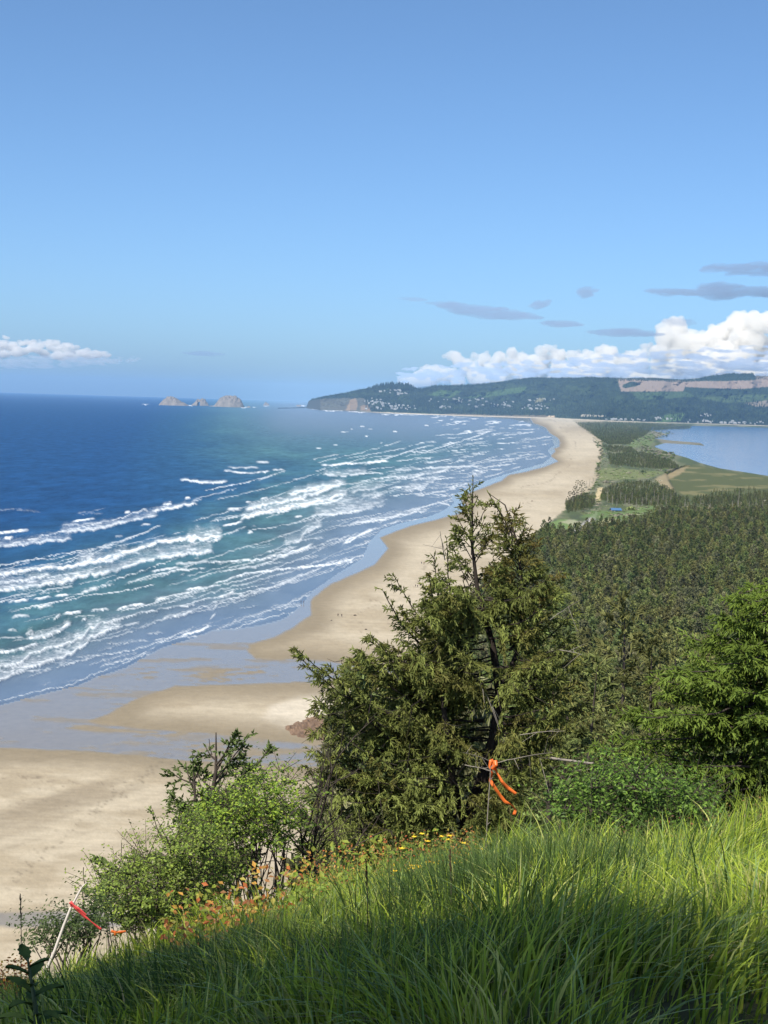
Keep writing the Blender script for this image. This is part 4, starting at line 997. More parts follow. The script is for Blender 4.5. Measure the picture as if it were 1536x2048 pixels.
# ---- low rock outcrop on the beach behind the foreground tree
def rock_shelf():
    poly = [(572, 1452), (600, 1438), (640, 1426), (700, 1408), (760, 1404), (800, 1440), (780, 1480), (700, 1480), (620, 1470), (585, 1466)]
    xs = np.arange(556, 810, 2.0); ys_ = np.arange(1392, 1490, 1.6); PX, PY = np.meshgrid(xs, ys_)
    s = sd_poly(PX, PY, poly) + (fbm(PX / 9, PY / 5, 3) - .5) * 16
    z = np.clip(s, -6, 26) / 26 * 1.6 + (fbm(PX / 8, PY / 4, 4) - .5) * 1.6 * sstep(-3, 8, s) + .5
    G = ground(PX, PY, 1.0); G[..., 2] = z
    n0 = fbm(PX / 6, PY / 3, 4)[..., None]
    col = np.array([.06, .035, .02]) * (1 - n0) + np.array([.27, .17, .10]) * n0
    m, n, b = mat('brown rock'); a = N(n, 'ShaderNodeAttribute', attribute_name='col'); n.links.new(a.outputs['Color'], b.inputs['Base Color']); b.inputs['Roughness'].default_value = .9
    me = new_mesh('rock_outcrop', G.reshape(-1, 3), grid_faces(*PX.shape), m, cols=col.reshape(-1, 3))
    tag(link('rock_outcrop', me), 'low brown rock outcrop on the pale sand left of the tall spruce', 'rocks')
rock_shelf()

# =================================================================== PEOPLE
M_skin = simple('skin', (.45, .27, .2), .6, .3, .1, 5)
def cloth(n, c): return simple(n, c, .9, .1, .2, 8)
M_dark = cloth('black cloth', (.02, .022, .028)); M_navy = cloth('navy cloth', (.03, .04, .08)); M_jean = cloth('denim', (.05, .07, .12)); M_hair = cloth('brown hair', (.06, .035, .02)); M_red = cloth('dull red cloth', (.25, .05, .05))
def skin_mesh(name, verts, edges, radii, m):
    me = bpy.data.meshes.new(name); me.from_pydata(verts, edges, []); o = bpy.data.objects.new(name, me); C.objects.link(o)
    md = o.modifiers.new('skin', 'SKIN'); sv = me.skin_vertices[0].data
    for v, r_ in zip(sv, radii): v.radius = r_ if isinstance(r_, tuple) else (r_, r_)
    sv[0].use_root = True
    o.modifiers.new('sub', 'SUBSURF').levels = 1
    dg = bpy.context.evaluated_depsgraph_get(); me2 = bpy.data.meshes.new_from_object(o.evaluated_get(dg)); me2.name = name
    bpy.data.objects.remove(o); me2.materials.clear(); me2.materials.append(m)
    for p in me2.polygons: p.use_smooth = True
    return me2
def person_meshes(stride):
    s = stride
    J = dict(pel=(0, 0, .95), sp=(0, .0, 1.15), ch=(0, .0, 1.36), nk=(0, 0, 1.50), hd=(0, .02, 1.60), tp=(0, .01, 1.70),
             hl=(-.1, 0, .90), kl=(-.11, s * .5 + .02, .49), al=(-.11, s, .08), tl=(-.11, s + .15, .03),
             hr=(.1, 0, .90), kr=(.11, -s * .4 + .03, .49), ar=(.11, -s, .09), tr=(.11, -s + .15, .03),
             sl=(-.19, 0, 1.42), el=(-.25, -s * .4, 1.14), wl=(-.27, -s * .4 + .12, .90), fl=(-.27, -s * .4 + .15, .80),
             sr=(.19, 0, 1.42), er=(.25, s * .4, 1.14), wr=(.27, s * .5 + .10, .90), fr=(.27, s * .5 + .13, .80))
    K = list(J); ix = {k: i for i, k in enumerate(K)}
    E = [('pel', 'sp'), ('sp', 'ch'), ('ch', 'nk'), ('nk', 'hd'), ('hd', 'tp'), ('pel', 'hl'), ('hl', 'kl'), ('kl', 'al'), ('al', 'tl'), ('pel', 'hr'), ('hr', 'kr'), ('kr', 'ar'), ('ar', 'tr'),
         ('ch', 'sl'), ('sl', 'el'), ('el', 'wl'), ('wl', 'fl'), ('ch', 'sr'), ('sr', 'er'), ('er', 'wr'), ('wr', 'fr')]
    rad = dict(pel=.13, sp=.12, ch=.14, nk=.055, hd=.09, tp=.06, hl=.09, kl=.06, al=.04, tl=.035, hr=.09, kr=.06, ar=.04, tr=.035, sl=.06, el=.042, wl=.03, fl=.03, sr=.06, er=.042, wr=.03, fr=.03)
    body = lambda: skin_mesh('body', [J[k] for k in K], [(ix[a], ix[b]) for a, b in E], [rad[k] for k in K], M_skin)
    def sub(name, keys, grow, m):
        kk = [k for k in K if k in keys]; jx = {k: i for i, k in enumerate(kk)}
        return skin_mesh(name, [J[k] for k in kk], [(jx[a], jx[b]) for a, b in E if a in jx and b in jx], [rad[k] + grow for k in kk], m)
    return body(), lambda m: sub('jacket', ('pel', 'sp', 'ch', 'sl', 'el', 'wl', 'sr', 'er', 'wr'), .02, m), lambda m: sub('trousers', ('pel', 'hl', 'kl', 'al', 'hr', 'kr', 'ar'), .018, m), skin_mesh('hair', [(0, -.02, 1.60), (0, -.01, 1.68)], [(0, 1)], [.088, .075], M_hair)
pm = [person_meshes(.22), person_meshes(.06)]
jk = {}
def person(px, py, rz, pose, jm, tm, label, z):
    p = ground(np.array([float(px)]), np.array([float(py)]), z)[0]
    o = empty('person', p, rz); b, jf, tf, h = pm[pose]
    if (pose, jm.name) not in jk: jk[(pose, jm.name)] = jf(jm)
    if (pose, 't', tm.name) not in jk: jk[(pose, 't', tm.name)] = tf(tm)
    link('body', b, o); link('jacket', jk[(pose, jm.name)], o); link('trousers', jk[(pose, 't', tm.name)], o); link('hair', h, o)
    o.scale = (1.25, 1.25, 1.25) if False else (1, 1, 1)
    tag(o, label, 'person')
person(676, 1233, .6, 0, M_dark, M_dark, 'left of the two people in dark clothes walking on the damp sand', .6)
person(683.5, 1234, .6, 0, M_dark, M_navy, 'right of the two people in dark clothes walking on the damp sand', .6)
person(602, 1207, 2, 1, M_dark, M_navy, 'left of the two people standing in the shallow swash with reflections below them', .0)
person(607.5, 1207, 2, 1, M_navy, M_dark, 'right of the two people standing in the shallow swash with reflections below them', .0)
person(843, 1128, .3, 0, M_dark, M_jean, 'left of the pair walking side by side farther up the middle beach', .8)
person(848, 1129, .3, 0, M_red, M_dark, 'right of the pair walking side by side farther up the middle of the beach', .8)
person(831, 1174, 3.4, 0, M_dark, M_dark, 'left of the two people on the dry sand close beside the foreground branches', .8)
person(835, 1175, 3.4, 1, M_navy, M_dark, 'right of the two people on the dry sand close beside the foreground branches', .8)
person(894, 994, 0, 0, M_dark, M_navy, 'far left person wading at the edge of the swash above the big spruce top', .0)
person(910.5, 993, 0, 1, M_dark, M_dark, 'far right person wading at the edge of the swash above the big spruce top', .0)
person(1046, 1008, 0, 1, M_dark, M_dark, 'lone distant person on the wide dry beach right of the spruce top', 1)
def stone(px, py, s, label, cat='driftwood', name='driftwood'):
    p = ground(np.array([float(px)]), np.array([float(py)]), .7)[0]
    tb = Tubes(); tb.add([(-.8 * s, 0, .05), (-.3 * s, .1 * s, .18 * s), (.3 * s, 0, .22 * s), (.8 * s, .1, .1)], [.12 * s, .3 * s, .26 * s, .1 * s], 6)
    tb.add([(.1 * s, 0, .2 * s), (.2 * s, .2 * s, .6 * s)], [.1 * s, .04 * s], 5)
    tag(link(name, tb.mesh(name, M_dark if cat != 'driftwood' else M_bark), loc=p), label, cat)
stone(710, 1231, 1.0, 'small dark lump of driftwood right of the walking pair'); stone(732, 1259, .8, 'tiny dark driftwood piece on the sand below the walking pair')
stone(1064, 1003, 2.0, 'dark driftwood log on the far dry beach near the lone person'); stone(663, 1241, .6, 'tiny dark scrap of driftwood left below the walking pair')
print('people', time.time() - T0)
#FOREGROUND

# =================================================================== FOREGROUND SPRUCE
def curve(p0, p1, sag=0.0, up=0.0, n=9):
    """limb from p0 to p1: leaves outward and curls up at the tip"""
    t = np.linspace(0, 1, n)[:, None]
    P = p0 + (p1 - p0) * t
    P[:, 2:3] -= sag * np.sin(math.pi * t) * np.linalg.norm(p1 - p0)
    P[:, 2:3] += up * (t ** 3 - t) * .5
    P += RNG.normal(size=P.shape) * .008 * np.linalg.norm(p1 - p0) * np.sin(math.pi * t)
    return P
def big_spruce():
    D0 = 20.0
    base = at(np.array([930.]), np.array([1760.]), D0)[0]; base[2] = hz(base[0], base[1])
    o = empty('spruce_tree', base)
    bx = Tubes(); out = []; deads = []
    def pt(px, py, dz=0.0): return at(np.array([float(px)]), np.array([float(py)]), D0 + dz)[0]
    T1 = np.array([base - [0, 0, .4], pt(935, 1640), pt(965, 1560), pt(990, 1470), pt(1000, 1390, .1), pt(985, 1290, .1), pt(955, 1180), pt(944, 1090), pt(945, 1010), pt(946, 950)])
    T2 = np.array([pt(996, 1400), pt(1040, 1290, -.1), pt(1045, 1180, -.1), pt(1036, 1090), pt(1010, 1010), pt(975, 985)])
    T3 = np.array([pt(930, 1650), pt(905, 1560, -.4), pt(890, 1440, -.5), pt(880, 1320, -.4)])
    bx.add(T1, [.12, .105, .09, .08, .065, .045, .03, .018, .010, .003], 8); bx.add(T2, [.04, .032, .025, .018, .010, .003], 6); bx.add(T3, [.06, .05, .04, .02], 6)
    def limb(x0, y0, x1, y1, dz=0.0, sag=.05, up=.0, L2=.55, r=.02, fill=1.0, tone=1.0, brown=0.0, droop=.5, tw=.085, dz0=0, s0=.1, step=.055):
        p = curve(pt(x0, y0, dz0), pt(x1, y1, dz), sag, up)
        bx.add(p, np.linspace(r, .004, len(p)), 5)
        c = np.array([.150, .172, .045]) * tone * random.uniform(.85, 1.2)
        if brown: c = c * (1 - brown) + np.array([.16, .085, .03]) * brown
        limb_foliage(p, out, L2=L2, step=step, droop=droop, tw=tw * random.uniform(.7, 1.1), tww=.017, col=c, s0=s0, fill=fill)
        return p
    # leader and the second leader
    limb(944, 1110, 946, 951, L2=.22, sag=0, droop=.1, r=.016, tw=.06, fill=.45, s0=0)
    for k in [0, 1.2, 2.1, 2.8, 4.1, 4.7, 5.9, 6.6, 7.9, 8.8, 9.5, 11, 12, 13.4, 14]:
        y = 985 + k * 15; sp = 9 + k * 5.2 + random.uniform(-3, 6)
        for sg in random.choice([(-1, 1), (-1, 1), (1,), (-1,), (-1, 1, 1)]):
            x1 = 945 + sg * (sp * random.uniform(.5, 1.3))
            limb(946, y + 30 + k * 3, x1, y + random.uniform(-24, 10), random.uniform(-.5, .5), 0, .12, L2=.14 + .022 * k, droop=.18 + .02 * k, r=.008, fill=.8, brown=random.choice([0, 0, .15, .35]), tw=.075, step=.04)
    limb(1030, 1080, 976, 985, L2=.2, sag=-.02, droop=.15, fill=.7, r=.014)
    limb(1036, 1095, 1052, 1045, L2=.2, droop=.15, fill=.8)
    for k in np.arange(0, 11, .55):
        y = 1035 + k * 15; sp = 14 + k * 4.5
        cx = np.interp(y, [985, 1010, 1090, 1180, 1290], [975, 1010, 1036, 1045, 1040])
        for sg in (-1, 1):
            limb(cx, y + 36, cx + sg * sp * random.uniform(.5, 1.4), y + random.uniform(-18, 10), random.uniform(-.5, .4), 0, 0, L2=.15 + .02 * k, droop=.25, r=.008, fill=.8, brown=random.choice([0, .2, .4, .5]), tw=.075, step=.04)
    # upswept limbs at the left
    for (x0, y0, x1, y1, dz, l2) in [(930, 1330, 787, 1150, -.5, .32), (860, 1300, 765, 1180, -.6, .2), (900, 1330, 858, 1150, -.9, .28), (905, 1300, 893, 1075, -.6, .22), (890, 1250, 868, 1110, -.5, .2), (880, 1400, 762, 1290, -.9, .4), (930, 1360, 800, 1210, -.2, .4), (900, 1440, 718, 1298, -.8, .42), (880, 1420, 742, 1312, -.3, .45), (910, 1470, 586, 1293, -1.0, .25), (800, 1470, 590, 1300, -.6, .2), (860, 1440, 628, 1345, -1.2, .28),
                                    (840, 1500, 630, 1393, -.8, .5), (830, 1520, 700, 1350, -1.0, .5), (820, 1500, 660, 1330, -1.2, .35)]:
        limb(x0, y0, x1, y1, dz, .06, .25, L2=l2 * 1.15, droop=.35, r=.022, fill=1.1, brown=random.choice([0, 0, .12]), s0=.02)
    # right side
    for (x0, y0, x1, y1, dz, l2) in [(1020, 1300, 1128, 1133, .5, .3), (1010, 1260, 1100, 1150, -.2, .3), (1030, 1320, 1150, 1220, .4, .45), (1020, 1290, 1090, 1180, -.6, .4), (1020, 1390, 1165, 1300, .2, .5), (1030, 1350, 1140, 1270, -.5, .5), (1000, 1420, 1160, 1360, -.5, .5),
                                    (1000, 1450, 1180, 1400, .4, .45), (1000, 1500, 1150, 1440, -.8, .45), (985, 1530, 1120, 1500, -1.0, .4)]:
        limb(x0, y0, x1, y1, dz, .05, .15, L2=l2, droop=.5, fill=1.0, brown=random.choice([0, 0, .15, .3]))
    # the body: whorls of drooping limbs between trunk and silhouette
    xl = lambda y: np.interp(y, [1150, 1250, 1330, 1400, 1480, 1560, 1640, 1720], [880, 835, 740, 660, 610, 600, 620, 650])
    xr = lambda y: np.interp(y, [1100, 1200, 1300, 1400, 1500, 1600, 1700], [1065, 1110, 1150, 1160, 1110, 1040, 1010])
    tx = lambda y: np.interp(y, [1090, 1180, 1290, 1390, 1470, 1560, 1640, 1760], [944, 955, 985, 1000, 990, 965, 935, 930])
    for i in range(250):
        y = 1170 + 570 * random.random() ** .8; cx = tx(y)
        if random.random() < .62: x1 = cx + (xl(y) - cx) * random.uniform(.25, 1.0)
        else: x1 = cx + (xr(y) - cx) * random.uniform(.25, 1.0)
        L = abs(x1 - cx) / 150
        dz = random.uniform(-1.5, .9) * (1.0 - .25 * L)
        y0 = y + random.uniform(-15, 30); x0 = cx + (x1 - cx) * random.uniform(0, .35)
        limb(x0, y0, x1, y + random.uniform(-35, 20) - 22 * L, dz, .05, .35, L2=random.uniform(.24, .48), droop=random.uniform(.25, .75), r=.013, fill=1.25, tone=random.uniform(.7, 1.3), brown=random.choice([0, 0, 0, .12, .25]), dz0=dz * .2, step=.062)
    # skirt at the bottom left, thin and see-through
    for i in range(34):
        x0 = random.uniform(700, 930); y0 = random.uniform(1560, 1740); x1 = x0 - random.uniform(20, 130); y1 = y0 + random.uniform(-20, 40)
        limb(x0, y0, max(x1, 595), y1, random.uniform(-1.6, .2), .03, .1, L2=.4, droop=.8, fill=.6, tone=1.25)
    # bare grey twigs
    for (x0, y0, x1, y1) in [(890, 1120, 880, 1062), (1000, 1440, 960, 1370), (1120, 1300, 1165, 1310), (985, 1525, 925, 1505), (985, 1528, 1105, 1505), (600, 1560, 560, 1590), (1100, 1240, 1160, 1200), (930, 1530, 990, 1545), (700, 1700, 660, 1650), (1040, 1470, 1130, 1462)] + [(random.uniform(700, 1120), random.uniform(1250, 1650)) * 1 + (0, 0) for _ in range(0)]:
        dead = Tubes(); deads.append(dead); p = curve(pt(x0, y0, -1.2), pt(x1, y1, -1.6), -.02); dead.add(p, np.linspace(.007, .002, len(p)), 4)
        for q in range(3):
            a = p[3 + q * 2]; dead.add([a, a + RNG.normal(size=3) * .12 - [0, 0, .12]], [.004, .002], 3)
    for _ in range(70):
        x0 = random.uniform(640, 1120); y0 = random.uniform(1300, 1680); a = pt(x0, y0, random.uniform(-1.7, -.9)); d = RNG.normal(size=3) * .25; bx.add([a, a + d * .5 + [0, 0, -.03], a + d], [.006, .004, .002], 3)
    V, Fq, Cc = merge(out)
    print('big spruce quads', len(Fq))
    off = base
    for t_ in [bx] + deads: t_.V = [v - off for v in t_.V]
    link('trunk', bx.mesh('trunk', simple('dark spruce bark', (.045, .036, .03), .95, .15, .4, 10)), o)
    link('foliage', new_mesh('foliage', V - off, Fq, M_needle, cols=Cc), o)
    for dead in deads: link('dead_branch', dead.mesh('dead_branch', M_palebark), o)
    tag(o, 'tall ragged spruce with several leaders in the middle foreground, orange tape tied to it', 'tree')
big_spruce()
print('big spruce', time.time() - T0)

def right_spruce():
    D0 = 16.5
    base = at(np.array([1570.]), np.array([1650.]), D0)[0]; base[2] = hz(base[0], base[1])
    o = empty('spruce_tree', base); bx = Tubes(); out = []
    def pt(px, py, dz=0.0): return at(np.array([float(px)]), np.array([float(py)]), D0 + dz)[0]
    T = np.array([base, pt(1572, 1500), pt(1575, 1300), pt(1580, 1150), pt(1585, 1000)])
    bx.add(T, [.14, .12, .09, .06, .02], 8)
    G1 = np.array([.11, .16, .03]); G2 = np.array([.05, .075, .02])
    def limb(y0, x1, y1, dz, L2, c, fill=1.25, x0=1572, droop=.35, tw=.085):
        p = curve(pt(x0, y0, 0), pt(x1, y1, dz), .03, .1); bx.add(p, np.linspace(.022, .004, len(p)), 5)
        limb_foliage(p, out, L2=L2, step=.045, droop=droop, tw=tw, tww=.019, col=c * random.uniform(.8, 1.25), s0=.1, fill=fill, tip=np.array([.30, .40, .055]), spread=1.1)
    for (x1, y1, dz) in [(1467, 1193, -.4), (1500, 1170, .2), (1416, 1262, -.3), (1366, 1270, .2), (1440, 1230, -.7), (1385, 1310, -.6), (1345, 1345, -.9), (1299, 1352, -.2), (1330, 1380, -.7), (1262, 1415, .1), (1290, 1440, -.6), (1241, 1425, .2), (1235, 1470, -.3), (1186, 1490, .1), (1220, 1500, -.5), (1270, 1490, -1.0), (1200, 1530, 0), (1330, 1420, -1.1), (1400, 1350, -1.1), (1480, 1300, -1.2)]:
        limb(y1 + (1572 - x1) * .12 + 10, x1, y1, dz, .34, G1)
    for i in range(84):
        y = random.choice([1190, 1235, 1285, 1330, 1380, 1425, 1470, 1520, 1565, 1600]) + random.uniform(-9, 9); xl = np.interp(y, [1180, 1270, 1350, 1430, 1500, 1560, 1610], [1470, 1375, 1300, 1245, 1200, 1290, 1360])
        x1 = random.uniform(xl, 1600); dz = random.uniform(-1.4, .7)
        limb(y - random.uniform(10, 40), x1, y + (1572 - x1) * .04, dz, random.uniform(.22, .4), G1 if dz < -.3 else G2 * .5 + G1 * .5, .8)
    for i in range(60):     # right half, out of frame
        az = random.uniform(-1.2, 1.2); y = random.uniform(1050, 1620); p0 = pt(1575, y); L = random.uniform(.8, 2.0)
        p = curve(p0, p0 + np.array([math.cos(az) * L, math.sin(az) * L, .1]), .03, .1); limb_foliage(p, out, L2=.4, step=.09, droop=.25, tw=.08, tww=.03, col=G1, s0=.1)
    V, Fq, Cc = merge(out); print('right spruce', len(Fq))
    bx.V = [v - base for v in bx.V]
    link('trunk', bx.mesh('trunk', M_bark), o); link('foliage', new_mesh('foliage', V - base, Fq, M_needle, cols=Cc), o)
    tag(o, 'bright green spruce with fresh growth at the right edge above the grass', 'tree')
right_spruce()
for px_, py_, D_, s_, l_ in ((1105, 1600, 24, .30, 'small olive spruce directly right of the orange tape, behind the glossy bush'), (1185, 1530, 27, .36, 'small olive spruce between the tall ragged spruce and the bright spruce, nearest the bright one'), (1060, 1560, 30, .36, 'slim young spruce half hidden behind the right side of the tall ragged spruce'), (1290, 1500, 30, .42, 'young spruce half hidden behind the left boughs of the bright spruce')):
    q = at(np.array([float(px_)]), np.array([float(py_)]), D_)[0]; z_ = float(hz(q[0], q[1])); hh_ = q[2] - z_ + 2.6; place_tree(hi[0], q[0], q[1], z_, hh_ / 15 * 1.0, l_, None)

# ---- leafy things
def leaves(P, Nn, L, Wd, col):
    """folded oval leaves: 6 verts, 2 quads"""
    n = len(P); Nn = unit(Nn); rr = RNG.normal(size=(n, 3)); A = unit(np.cross(Nn, rr)); B = np.cross(Nn, A)
    L = (np.ones(n) * L)[:, None]; Wd = (np.ones(n) * Wd)[:, None]
    v = [P, P + A * L * .45 + B * Wd * .5 + Nn * Wd * .18, P + A * L, P + A * L * .45 - B * Wd * .5 + Nn * Wd * .18, P + A * L * .45]
    V = np.stack(v, 1).reshape(-1, 3); b = (np.arange(n) * 5)[:, None]
    Fq = np.concatenate([b + np.array([[0, 1, 2, 4]]), b + np.array([[0, 4, 2, 3]])])
    return V, Fq, np.repeat(col[:, None], 5, 1).reshape(-1, 3)
def shrub(name, poly, D0, nleaf, L, Wd, cols, label, cat, basepx, nstem=14, depth=1.0, clump=.16, twigs=True, m=None, cl=120):
    """bushy plant whose crown fills the outline, with real depth"""
    base = at(np.array([float(basepx[0])]), np.array([float(basepx[1])]), D0)[0]; base[2] = hz(base[0], base[1]) - .05
    o = empty(name, base); P = np.array(poly, float); a = P.min(0); b = P.max(0)
    q = a + (b - a) * RNG.random((cl * 6, 2)); q = q[sd_poly(q[:, 0], q[:, 1], poly) > 3][:cl]
    cen = at(q[:, 0], q[:, 1], D0 + RNG.uniform(-depth, depth, len(q)))
    st = Tubes()
    for k in range(len(cen)):
        if k % 3 == 0 or k < nstem:
            s_ = base + RNG.normal(size=3) * [.25, .25, 0]; e = cen[k]; mid = s_ * .5 + e * .5 + RNG.normal(size=3) * .12
            t = np.linspace(0, 1, 7)[:, None]; pp = (1 - t) ** 2 * s_ + 2 * t * (1 - t) * mid + t ** 2 * e
            st.add(pp - base, np.linspace(.022 if k < nstem else .012, .003, 7), 5)
    idx = RNG.integers(0, len(cen), nleaf); off = np.clip(RNG.normal(size=(nleaf, 3)), -1.5, 1.5) * clump
    nt_ = 9; TD = RNG.normal(size=(len(cen), nt_, 3)); TD[..., 2] = np.abs(TD[..., 2]) * .8 + .15; TD = unit(TD); TL = RNG.uniform(.5, 1.6, (len(cen), nt_)) * clump * 2.6
    ti = RNG.integers(0, nt_, nleaf); uu = RNG.random(nleaf) ** .8
    off = TD[idx, ti] * (TL[idx, ti] * uu)[:, None] + RNG.normal(size=(nleaf, 3)) * .016
    for ci in range(len(cen)):
        for q_ in range(nt_):
            if twigs and q_ % 2 == 0: st.add([cen[ci] - base, cen[ci] - base + TD[ci, q_] * TL[ci, q_]], [.005, .0015], 3)
    Pl = cen[idx] + off; Nn = unit(off) + np.array([0, -.2, .9]) + RNG.normal(size=(nleaf, 3)) * .45
    cc = np.array(cols)[RNG.integers(0, len(cols), nleaf)] * RNG.uniform(.7, 1.35, nleaf)[:, None]
    V, Fq, Cc = leaves(Pl - base, Nn, L * RNG.uniform(.7, 1.3, nleaf), Wd, cc)
    link('stem', st.mesh('stem', M_bark), o); link('foliage', new_mesh('foliage', V, Fq, m or M_leaf, cols=Cc), o)
    return tag(o, label, cat)
YG = [(.25, .35, .04), (.32, .41, .05), (.16, .25, .035), (.22, .32, .04), (.09, .15, .03)]
shrub('leafy_shrub', [(385, 1650), (410, 1600), (455, 1610), (480, 1560), (520, 1575), (560, 1540), (612, 1560), (585, 1600), (618, 1640), (575, 1665), (560, 1720), (500, 1700), (470, 1760), (420, 1720), (350, 1740), (365, 1690)], 14.5, 10500, .033, .022, YG, 'bright yellow green leafy bush between the small spruce and the tall spruce', 'bush', (500, 1900), clump=.10)
shrub('leafy_shrub', [(210, 1770), (240, 1735), (300, 1710), (340, 1680), (420, 1690), (470, 1740), (450, 1800), (380, 1850), (290, 1860), (230, 1850), (190, 1830)], 13.0, 15000, .030, .020, [(.20, .28, .045), (.28, .36, .055), (.12, .17, .035), (.18, .22, .05)], 'mid green sprawling bush low at the left just above the grass', 'bush', (330, 1960), clump=.12)
shrub('leafy_shrub', [(1120, 1620), (1150, 1570), (1230, 1545), (1330, 1560), (1390, 1590), (1420, 1640), (1390, 1680), (1250, 1700), (1130, 1690)], 12.5, 13000, .040, .022, [(.11, .20, .03), (.18, .29, .045), (.06, .11, .02)], 'dense dark glossy leaved bush between the orange tape and the bright spruce', 'bush', (1260, 1760), clump=.11)
shrub('leafy_shrub', [(150, 1830), (170, 1800), (200, 1800), (220, 1830), (200, 1880), (120, 1910), (60, 1900), (45, 1870), (70, 1850), (120, 1850)], 11.0, 3200, .030, .015, [(.06, .09, .025), (.09, .13, .035), (.04, .06, .02)], 'small dark scrubby bush behind the leaning white stick', 'bush', (130, 1990), clump=.08, cl=60, depth=.5, twigs=False, nstem=6)

def small_spruce():
    D0 = 16.0; base = at(np.array([420.]), np.array([1900.]), D0)[0]; base[2] = hz(base[0], base[1])
    o = empty('spruce_tree', base); bx = Tubes(); out = []
    def pt(px, py, dz=0.0): return at(np.array([float(px)]), np.array([float(py)]), D0 + dz)[0]
    def limb(x0, y0, x1, y1, dz, L2=.22, r=.014, fill=1.0, bare=False):
        p = curve(pt(x0, y0), pt(x1, y1, dz), .02, .12); bx.add(p, np.linspace(r, .004, len(p)), 5)
        if not bare: limb_foliage(p, out, L2=L2, step=.05, droop=.12, tw=.06, tww=.024, col=np.array([.10, .135, .042]) * random.uniform(.8, 1.3), s0=.2, fill=fill)
    bx.add([base, pt(425, 1720), pt(420, 1620), pt(432, 1540), pt(432, 1465)], [.07, .05, .035, .02, .006], 6)
    bx.add([pt(425, 1700), pt(392, 1620), pt(386, 1520)], [.03, .02, .006], 5)
    for a in [(430, 1545, 470, 1465, 0), (430, 1560, 495, 1470, .2), (440, 1600, 538, 1498, .1), (440, 1590, 500, 1530, -.3), (432, 1530, 462, 1480, -.2), (432, 1520, 410, 1490, .1), (430, 1570, 480, 1500, .3), (400, 1640, 345, 1592, .1), (390, 1600, 350, 1600, -.2), (388, 1580, 372, 1530, .1), (388, 1560, 402, 1525, -.1), (395, 1640, 360, 1620, -.3), (430, 1620, 530, 1550, .3), (420, 1640, 490, 1570, -.4), (420, 1620, 400, 1570, .2), (430, 1590, 455, 1540, .3), (415, 1660, 370, 1640, .3), (430, 1650, 500, 1600, .2), (425, 1680, 380, 1660, -.3)]: limb(*a)
    for i in range(26):
        x0 = random.uniform(400, 440); y0 = random.uniform(1560, 1760); limb(x0, y0, x0 + random.uniform(-70, 90), y0 - random.uniform(0, 50), random.uniform(-.5, .5), .28)
    for i in range(22):     # skirts trailing to the lower left
        x0 = random.uniform(230, 380); y0 = random.uniform(1710, 1860); limb(x0 + 40, y0 + 10, x0 - random.uniform(20, 50), y0 - 10, random.uniform(-.5, .8), .25)
    limb(424, 1510, 418, 1478, 0, bare=True, r=.006); limb(386, 1530, 385, 1505, 0, bare=True, r=.005); limb(330, 1690, 303, 1622, 0, .06, .008, .5); limb(243, 1720, 243, 1685, 0, bare=True, r=.005); limb(170, 1830, 167, 1735, -2, bare=True, r=.006)
    V, Fq, Cc = merge(out); bx.V = [v - base for v in bx.V]
    link('trunk', bx.mesh('trunk', M_bark), o); link('foliage', new_mesh('foliage', V - base, Fq, M_needle, cols=Cc), o)
    tag(o, 'small dark windblown spruce rising from the bushes at the left, against the sand', 'tree')
small_spruce()
# bare bush limbs between the bright bush and the big tree
def bare_shrub():
    D0 = 15.5; base = at(np.array([600.]), np.array([1850.]), D0)[0]; base[2] = hz(base[0], base[1]); o = empty('bare_shrub', base); st = Tubes()
    def pt(px, py, dz=0.0): return at(np.array([float(px)]), np.array([float(py)]), D0 + dz)[0]
    def br(p0, p1, r, d=0):
        p = curve(p0, p1, -.06, 0, 7); st.add(p, np.linspace(r, r * .35, 7), 5)
        if d < 3:
            for k in range(3):
                a = p[random.randint(2, 6)]; L = np.linalg.norm(p1 - p0) * random.uniform(.35, .6); dr = unit((p1 - p0) / (np.linalg.norm(p1 - p0)) + RNG.normal(size=3) * [.7, .4, .5]); br(a, a + dr * L, r * .5, d + 1)
    for (x, y) in ((625, 1670), (600, 1650), (570, 1690), (650, 1700), (680, 1720), (640, 1640), (500, 1740), (455, 1720)): br(base + RNG.normal(size=3) * [.1, .1, 0], pt(x, y, random.uniform(-.4, .4)), .026)
    st.V = [v - base for v in st.V]
    link('branch', st.mesh('branch', M_bark), o)
    lf = RNG.uniform([560, 1640, -.4], [660, 1720, .4], (260, 3)); Pl = at(lf[:, 0], lf[:, 1], D0 + lf[:, 2]); V, Fq, Cc = leaves(Pl - base, RNG.normal(size=(260, 3)) + [0, 0, 1], .035, .022, np.array([.15, .22, .04]) * RNG.uniform(.7, 1.3, 260)[:, None])
    link('foliage', new_mesh('foliage', V, Fq, M_leaf, cols=Cc), o)
    tag(o, 'nearly bare dark branched bush in front of the sand, between bright bush and tall spruce', 'bush')
bare_shrub()

# fallen bleached branch right of the tape
def fallen():
    p = [at(np.array([x]), np.array([y]), d)[0] for x, y, d in ((1100., 1516., 19), (1160., 1524., 18.6), (1210., 1530., 18.3), (1248., 1546., 18), (1262., 1556., 18))]
    tb = Tubes(); o = p[0].copy(); tb.add([q - o for q in p], [.018, .017, .014, .011, .006], 6)
    for k in range(4):
        a = p[k % 4] - o; tb.add([a, a + RNG.normal(size=3) * .15 + [0, 0, -.1], a + RNG.normal(size=3) * .25 + [0, 0, -.2]], [.008, .005, .003], 4)
    tag(link('dead_branch', tb.mesh('dead_branch', M_palebark), loc=o), 'long pale dead branch lying across the dark bushes right of the orange tape', 'branch')
fallen()

